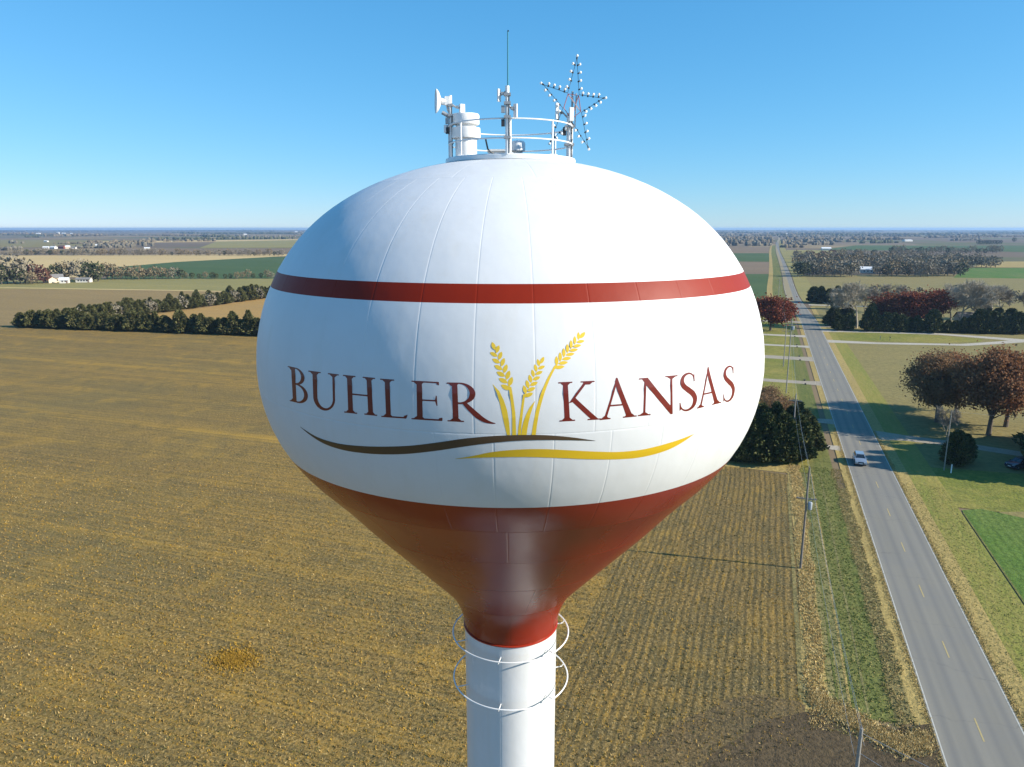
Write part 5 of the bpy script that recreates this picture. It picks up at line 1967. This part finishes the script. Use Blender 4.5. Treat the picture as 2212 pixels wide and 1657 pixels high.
n = 9000
sd = np.where(rg.random(n) < .5, -1, 1)
tufts('shoulder_grass', rg.uniform(40, 150, n), sd * (3.46 + np.abs(rg.normal(size=n)) * .28), .10, .04, [(0.46, 0.34, 0.14), (0.38, 0.29, 0.11), (0.52, 0.40, 0.19)], 35, 'sparse dry grass along both road edges', 3, .5, .3)

# ------------------------------------------------------------------ poles and wires
M_XFMR = flat_mat('transformer_grey', (0.30, 0.33, 0.36), 0.5)
M_INS = flat_mat('insulator', (0.25, 0.22, 0.2), 0.3)
M_GPOLE = flat_mat('grey_pole_wood', (0.26, 0.245, 0.22), 0.85, noise=0.25, nscale=2)


def pole(x, y, h, label, arm=None, xf=False, mat=None, rad=.15):
    r = empty('utility_pole', (x, y, 0), -ROAD_A)
    tag(r, label, 'utility pole', 'utility poles along the road')
    m = MB()
    m.tube([(0, 0, -0.2), (0, 0, h)], [rad, rad * .66], 12)
    m.build('pole_shaft', mat or M_WOOD, r, smooth=True)
    if arm:
        m = MB()
        m.box(-1.15, 1.15, .09, .19, arm - .06, arm + .06)
        m.build('crossarm', M_GPOLE, r)
        for q in (-1.0, -.45, .45, 1.0):
            m = MB()
            m.lathe([(.03, 0), (.05, .03), (.03, .07), (.05, .10), (.0, .14)], 8)
            m.build('insulator', M_INS, r, loc=(q, .14, arm + .06))
    if xf:
        m = MB()
        m.lathe([(.0, 0), (.24, 0), (.25, .05), (.25, .85), (.2, .92), (0, .95)], 16)
        m.tube([(0.1, 0, .9), (.1, 0, 1.12)], .03, 6)
        m.build('transformer', M_XFMR, r, smooth=True, loc=(.42, .05, arm - 1.25 if arm else h - 2.5))
    m = MB()
    m.tube([(0, 0, h - .05), (0, 0, h + .14)], [.045, .03], 8)
    m.build('pole_pin', M_INS, r)
    return r


POLES = []
for px, py, top, lab, xf, arm in ((1729, 1228, 1010, 'dark pole with a crossarm at the field edge, tallest one in view', True, .66),
                                  (1710, 967, 851, 'grey pole standing in front of the cedar grove', False, None),
                                  (1698, 850, 690, 'grey pole on the lawns between the driveways', True, None),
                                  (1692, 792, 706, 'shorter pole just beyond the lawn pole', False, None),
                                  (1680, 657, 601, 'pale thin pole by the far track', False, None)):
    x, y = G(px, py)
    h = height_at(px, py, top)
    pole(x, y, h, lab, (h - 3.9 if arm else (h - 1.3 if h > 8 else None)), xf, M_WOOD if arm else M_GPOLE)
    POLES.append((x, y, h))
x, y = G(1861, 1573, 12.0)
pole(x, y, 12.0, 'pole at the bottom edge by the painted dark shade, only its top in view', None, False, M_GPOLE)
P6 = (x, y, 12.0)
x, y = G(2039, 1016)
hp = height_at(2039, 1016, 887)
pole(x, y, hp, 'slim pale pole right of the road in front of the oaks', None, False, M_GPOLE, .10)
P7 = (x, y, hp)


def wire(a, b, sag, label, rad=.014):
    a, b = Vector(a), Vector(b)
    pts = []
    for k in range(17):
        t = k / 16
        p = a.lerp(b, t)
        p.z -= sag * 4 * t * (1 - t)
        pts.append(p)
    m = MB()
    m.tube(pts, rad * .6, 5)
    o = m.build('overhead_wire', M_WIRE)
    return tag(o, label, 'wire', 'overhead wires along the road')


chain = [P6] + POLES
names = ('from the bottom pole to the crossarm pole', 'from the crossarm pole to the cedar grove pole', 'from the grove pole to the lawn pole', 'from the lawn pole to the shorter pole', 'from the shorter pole to the far track pole')
for i in range(5):
    for k, (dz, dw, w) in enumerate(((-.1, 0, 'top'), (-1.1, .25, 'middle'), (-1.9, -.2, 'lowest'))):
        a, b = chain[i], chain[i + 1]
        wire((a[0] + dw * UY, a[1] - dw * UX, a[2] + dz + (.2 if k == 0 else 0)), (b[0] + dw * UY, b[1] - dw * UX, b[2] + dz + (.2 if k == 0 else 0)), .7, '%s wire %s' % (w, names[i]))
for k, (dz, q) in enumerate(((-.3, (44, 22, 7.5)), (-1.6, (40, 20, 6.5)))):
    wire((P6[0], P6[1], P6[2] + dz), q, .6, '%s wire leaving the bottom pole to the lower right' % ('upper', 'lower')[k], .02)
prev = None
wire((P7[0], P7[1], P7[2] - .1), (P7[0] + 30, P7[1] - 4, P7[2] - .8), .5, 'service wire from the slim pole towards the yard')
x, y = G(2054, 1022)
r = empty('marker_post', (x, y, 0))
tag(r, 'short white post beside the drive in the shade', 'post')
m = MB()
m.box(-.07, .07, -.07, .07, 0, 1.5)
m.build('post', M_WHITE, r)
m = MB()
m.box(-.09, .09, -.09, .09, 1.5, 1.56)
m.build('post_cap', M_GREY, r)
for k, (px, py) in enumerate(((1901, 735), (1922, 736))):
    x, y = G(px, py)
    r = empty('mailbox', (x, y, 0), -ROAD_A)
    tag(r, ('grey mailbox', 'darker mailbox')[k] + ' on a post beside the loop lane, %s' % ('left', 'right')[k] + ' of two', 'mailbox')
    m = MB()
    m.box(-.06, .06, -.06, .06, 0, 1.15)
    m.build('post', M_GPOLE, r)
    m = MB()
    m.box(-.14, .14, -.3, .3, 1.15, 1.32)
    m.tube([(0, -.3, 1.32), (0, .3, 1.32)], .14, 12)
    m.build('box', (M_GREY, M_DARK)[k], r)

# ------------------------------------------------------------------ cars
M_GLASS = flat_mat('car_glass', (0.02, 0.025, 0.03), 0.06, spec=0.8)
M_TYRE = flat_mat('tyre_rubber', (0.02, 0.02, 0.02), 0.85)
M_RIM = flat_mat('alloy', (0.5, 0.5, 0.52), 0.3, metal=0.8)
M_LAMP = flat_mat('headlight_glass', (0.75, 0.78, 0.8), 0.08, spec=0.8)
M_TAIL = flat_mat('tail_light', (0.35, 0.01, 0.01), 0.2)


def car(x, y, rz, paint, label, cat='car'):
    """front towards -Y of its own frame"""
    r = empty('car', (x, y, 0.036), rz)
    tag(r, label, cat)
    prof = [(-2.28, .38), (-2.32, .62), (-2.24, .86), (-1.98, .98), (-1.10, 1.08), (-.95, 1.12), (1.95, 1.14), (2.22, 1.06), (2.28, .75), (2.24, .36), (1.85, .26), (-1.9, .24)]
    lo = MB()
    secs = []
    for wx, kz, ky in ((-.92, .97, .95), (-.90, 1.0, .985), (-.6, 1.02, 1.0), (0, 1.035, 1.005), (.6, 1.02, 1.0), (.90, 1.0, .985), (.92, .97, .95)):
        secs.append([(wx, py * ky, .24 + (pz - .24) * kz if pz > .3 else pz) for py, pz in prof])
    vs = [v for s in secs for v in s]
    n = len(prof)
    fs = []
    for i in range(len(secs) - 1):
        for j in range(n):
            q = (j + 1) % n
            fs.append((i * n + j, i * n + q, (i + 1) * n + q, (i + 1) * n + j))
    fs.append(tuple(range(n)))
    fs.append(tuple(reversed(range((len(secs) - 1) * n, len(secs) * n))))
    lo.add(vs, fs)
    lo.build('body', paint, r, smooth=True)
    # cabin: pillars and roof in paint, glazing as parts set between
    cab = MB()
    B = [(-.84, -1.02, 1.08), (.84, -1.02, 1.08), (.84, 2.02, 1.10), (-.84, 2.02, 1.10)]
    Tp = [(-.64, -.25, 1.62), (.64, -.25, 1.62), (.66, 1.72, 1.63), (-.66, 1.72, 1.63)]
    cab.add(B + Tp, [(4, 5, 6, 7), (0, 1, 5, 4), (1, 2, 6, 5), (2, 3, 7, 6), (3, 0, 4, 7)])
    cab.box(-.62, .62, -.2, 1.66, 1.625, 1.665)
    cab.build('cabin', paint, r)

    def pane(name, a, b, c, d, out):
        o = Vector(out) * .012
        q = [Vector(p) for p in (a, b, c, d)]
        cen = sum(q, Vector()) / 4
        q = [cen + (p - cen) * .90 for p in q]
        m = MB()
        m.hexa([q[0] - o, q[1] - o, q[3] - o, q[2] - o, q[0] + o, q[1] + o, q[3] + o, q[2] + o])
        m.build(name, M_GLASS, r)
    pane('windscreen', B[0], B[1], Tp[1], Tp[0], (0, -.6, .8))
    pane('rear_window', B[3], B[2], Tp[2], Tp[3], (0, .9, .4))
    for s in (-1, 1):
        b0, b1, t1, t0 = Vector((s * .84, -.98, 1.09)), Vector((s * .84, 1.98, 1.1)), Vector((s * .66, 1.70, 1.62)), Vector((s * .64, -.25, 1.61))
        for f0, f1 in ((.03, .36), (.39, .68), (.71, .96)):
            pane('side_window', b0.lerp(b1, f0), b0.lerp(b1, f1), t0.lerp(t1, f1), t0.lerp(t1, f0), (s, 0, .35))
        m = MB()
        m.box(s * .93, s * 1.08, -.86, -.74, 1.08, 1.22)
        m.build('wing_mirror', paint, r)
        m = MB()
        m.hexa([(s * .50, -2.30, .70), (s * .84, -2.20, .72), (s * .50, -2.10, .70), (s * .84, -1.98, .72), (s * .52, -2.29, .84), (s * .86, -2.17, .90), (s * .52, -2.10, .84), (s * .86, -1.96, .92)])
        m.build('headlight', M_LAMP, r)
        m = MB()
        m.box(s * .66, s * .88, 2.16, 2.27, .78, 1.0)
        m.build('tail_light', M_TAIL, r)
        for wy in (-1.38, 1.40):
            w = MB()
            w.tube([(s * .74, wy, .34), (s * .95, wy, .34)], .34, 20)
            wo = w.build('wheel', M_TYRE, r)
            w = MB()
            w.tube([(s * .94, wy, .34), (s * .965, wy, .34)], .21, 14)
            w.build('rim', M_RIM, wo)
    m = MB()
    m.box(-.45, .45, -2.345, -2.26, .60, .80)
    m.build('grille', M_DARK, r)
    m = MB()
    m.box(-.7, .7, -2.34, -2.24, .34, .48)
    m.build('bumper', M_DARK, r)
    m = MB()
    m.box(-.26, .26, -2.36, -2.34, .48, .60)
    m.build('number_plate', M_WHITE, r)
    return r


M_SILVER = flat_mat('silver_paint', (0.36, 0.39, 0.43), 0.3, metal=0.5, coat=0.8)
M_BLUE = flat_mat('dark_blue_paint', (0.02, 0.03, 0.055), 0.3, coat=0.8)
x, y = G(1856, 1000)
car(x, y, -ROAD_A, M_SILVER, 'silver car driving towards the tower on the road')
x, y = G(2200, 1010)
car(x, y, R(-70), M_BLUE, 'dark blue parked car in the shade at the right edge')
x, y = G(2204, 722)
car(x, y, R(65), M_BLUE, 'dark vehicle parked at the end of the side road')

# ------------------------------------------------------------------ farm buildings
M_WALLW = flat_mat('white_siding', (0.60, 0.58, 0.53), 0.7, noise=0.06, nscale=.8)
M_WALLC = flat_mat('cream_siding', (0.62, 0.52, 0.38), 0.7, noise=0.08, nscale=.8)
M_ROOFG = flat_mat('grey_shingle', (0.20, 0.19, 0.18), 0.85, noise=0.2, nscale=1)
M_ROOFW = flat_mat('white_sheet_roof', (0.74, 0.74, 0.73), 0.5, noise=0.05, nscale=.5)
M_ROOFB = flat_mat('brown_roof', (0.17, 0.10, 0.07), 0.85, noise=0.2, nscale=1)
M_BIN = flat_mat('galvanised', (0.55, 0.57, 0.58), 0.4, metal=0.4)


def house(name, px, py, rz, w, d, h, rh, wall, roofm, label, cat, wins=3, door=True):
    x, y = G(px, py)
    r = empty(name, (x, y, 0), rz)
    tag(r, label, cat)
    m = MB()
    m.box(-w / 2, w / 2, -d / 2, d / 2, 0, h)
    m.add([(-w / 2, -d / 2, h), (-w / 2, d / 2, h), (-w / 2, 0, h + rh), (w / 2, -d / 2, h), (w / 2, d / 2, h), (w / 2, 0, h + rh)], [(0, 1, 2), (3, 5, 4)])
    m.build('wall', wall, r)
    e = .4
    th = .15
    m = MB()
    for s in (-1, 1):
        m.hexa([(-w / 2 - e, s * (d / 2 + e), h - rh * e / (d / 2) + .02), (w / 2 + e, s * (d / 2 + e), h - rh * e / (d / 2) + .02), (-w / 2 - e, 0, h + rh + .02), (w / 2 + e, 0, h + rh + .02),
                (-w / 2 - e, s * (d / 2 + e), h - rh * e / (d / 2) + .02 + th), (w / 2 + e, s * (d / 2 + e), h - rh * e / (d / 2) + .02 + th), (-w / 2 - e, 0, h + rh + .02 + th), (w / 2 + e, 0, h + rh + .02 + th)])
    m.build('roof', roofm, r)
    for k in range(wins):
        q = -w / 2 + w * (k + 1) / (wins + 1)
        m = MB()
        m.box(q - .55, q + .55, -d / 2 - .03, -d / 2 + .03, 1.0, 2.1)
        f = m.build('window', M_DARK, r)
        m = MB()
        m.box(q - .62, q + .62, -d / 2 - .05, -d / 2 + .02, .9, 1.0)
        m.build('sill', M_WHITE, f)
    if door:
        m = MB()
        m.box(w / 2 - 1.6, w / 2 - .7, -d / 2 - .04, -d / 2 + .02, 0, 2.05)
        m.build('door', M_ROOFB, r)
    return r


house('farm_house', 124, 609, R(35), 8, 6.5, 3.4, 2.4, M_WALLC, M_ROOFG, 'cream farmhouse with a grey gable roof among farm trees', 'house')
house('farm_house', 140, 611.5, R(20), 6, 5, 2.4, 1.6, M_WALLW, M_ROOFW, 'small white house in front of the cream farmhouse', 'house', 2)
house('long_shed', 182, 609.8, R(8), 10, 5, 2.4, 1.1, M_WALLW, M_ROOFG, 'long low white shed right of the farmhouse', 'shed', 4)
house('garage', 108, 611, R(-25), 7, 6, 2.8, 1.6, M_WALLC, M_ROOFB, 'tan garage left of the farmhouse behind the russet tree', 'shed', 1)
house('farm_shed', 1873, 589, R(-18), 12, 8, 3.2, 2.2, M_WALLW, M_ROOFW, 'white roofed shed at the front edge of the far wood', 'shed')
house('farm_shed', 1784, 541, R(-10), 16, 9, 3.6, 2.2, M_WALLW, M_ROOFW, 'long white roofed barn behind the wood beside the road', 'barn', 0)
house('barn', 100, 537, R(10), 11, 7, 2.6, 1.7, M_WALLW, M_ROOFW, 'white barn of the far farm, leftmost one', 'barn', 0)
house('barn', 116, 537.5, R(-15), 12, 8, 3, 2, M_WALLW, M_ROOFW, 'bright white barn in the middle of the far farm', 'barn', 0)
house('barn', 135, 537, R(-15), 14, 8, 4, 2.6, flat_mat('barn_red', (0.2, 0.05, 0.03), .8), M_ROOFB, 'brown red barn of the far farm', 'barn', 0)
house('barn', 147, 537.5, R(25), 8, 8, 4, 2.4, M_WALLC, M_ROOFW, 'cream house at the right of the far farm', 'house', 0)
house('barn', 160, 537.5, R(5), 8, 6, 2.6, 1.6, M_WALLW, M_ROOFG, 'small white shed rightmost in the far farm', 'barn', 0)
house('barn', 212, 532, R(12), 13, 8, 3, 1.8, M_WALLW, M_ROOFW, 'white barn standing alone right of the far farm', 'barn', 0)
house('white_shed', 2268, 962, R(-20), 6, 8, 3, 1.5, M_WALLW, M_ROOFG, 'white shed corner at the right edge by the drive', 'shed', 1)
house('yard_house', 2100, 706, R(-15), 12, 8, 3.6, 2.4, M_WALLW, M_ROOFG, 'grey roofed house hidden among the pale yard trees', 'house')
far_b = ((83, 507, 30, 14, 'white building in the far town, left of the bins'), (126, 506.5, 20, 22, 'tall white elevator in the far town'), (138, 506.5, 26, 14, 'wide white hall beside the far elevator'),
         (155, 506.5, 18, 12, 'white shed right of the far hall'), (198, 508.5, 30, 12, 'white barn at the right end of the far town'), (100, 523, 16, 6, 'little white house alone in the pale far field'),
         (530, 508, 24, 10, 'white barn far off near the tank, left one'), (640, 502, 30, 14, 'white speck of a barn right against the tank'), (318, 538.5, 12, 5, 'tiny white house by the far brown field'),
         (1700, 507.5, 30, 12, 'pale far barn just right of the road'), (1960, 521.5, 34, 7, 'long blue grey roof far off to the right'))
for px, py, w, h, lab in far_b:
    house('far_building', px, py, R(random.uniform(-20, 20)), w * .8, w * .4, h * .5, h * .25, M_WALLW, M_ROOFW, lab, 'building', 0, False)

# ------------------------------------------------------------------ air
HZ = bpy.data.materials.new('haze_air')
HZ.use_nodes = True
hn = HZ.node_tree.nodes
for nd in list(hn):
    if nd.type != 'OUTPUT_MATERIAL':
        hn.remove(nd)
pv = hn.new('ShaderNodeVolumePrincipled')
pv.inputs['Color'].default_value = (0.42, 0.66, 1.0, 1)
pv.inputs['Density'].default_value = 8.0e-5
pv.inputs['Anisotropy'].default_value = 0.2
HZ.node_tree.links.new(pv.outputs[0], hn['Material Output'].inputs['Volume'])
m = MB()
m.box(-20000, 20000, -20000, 20000, -1.0, 46.0)
o = m.build('haze', HZ)
tag(o, kind='stuff')
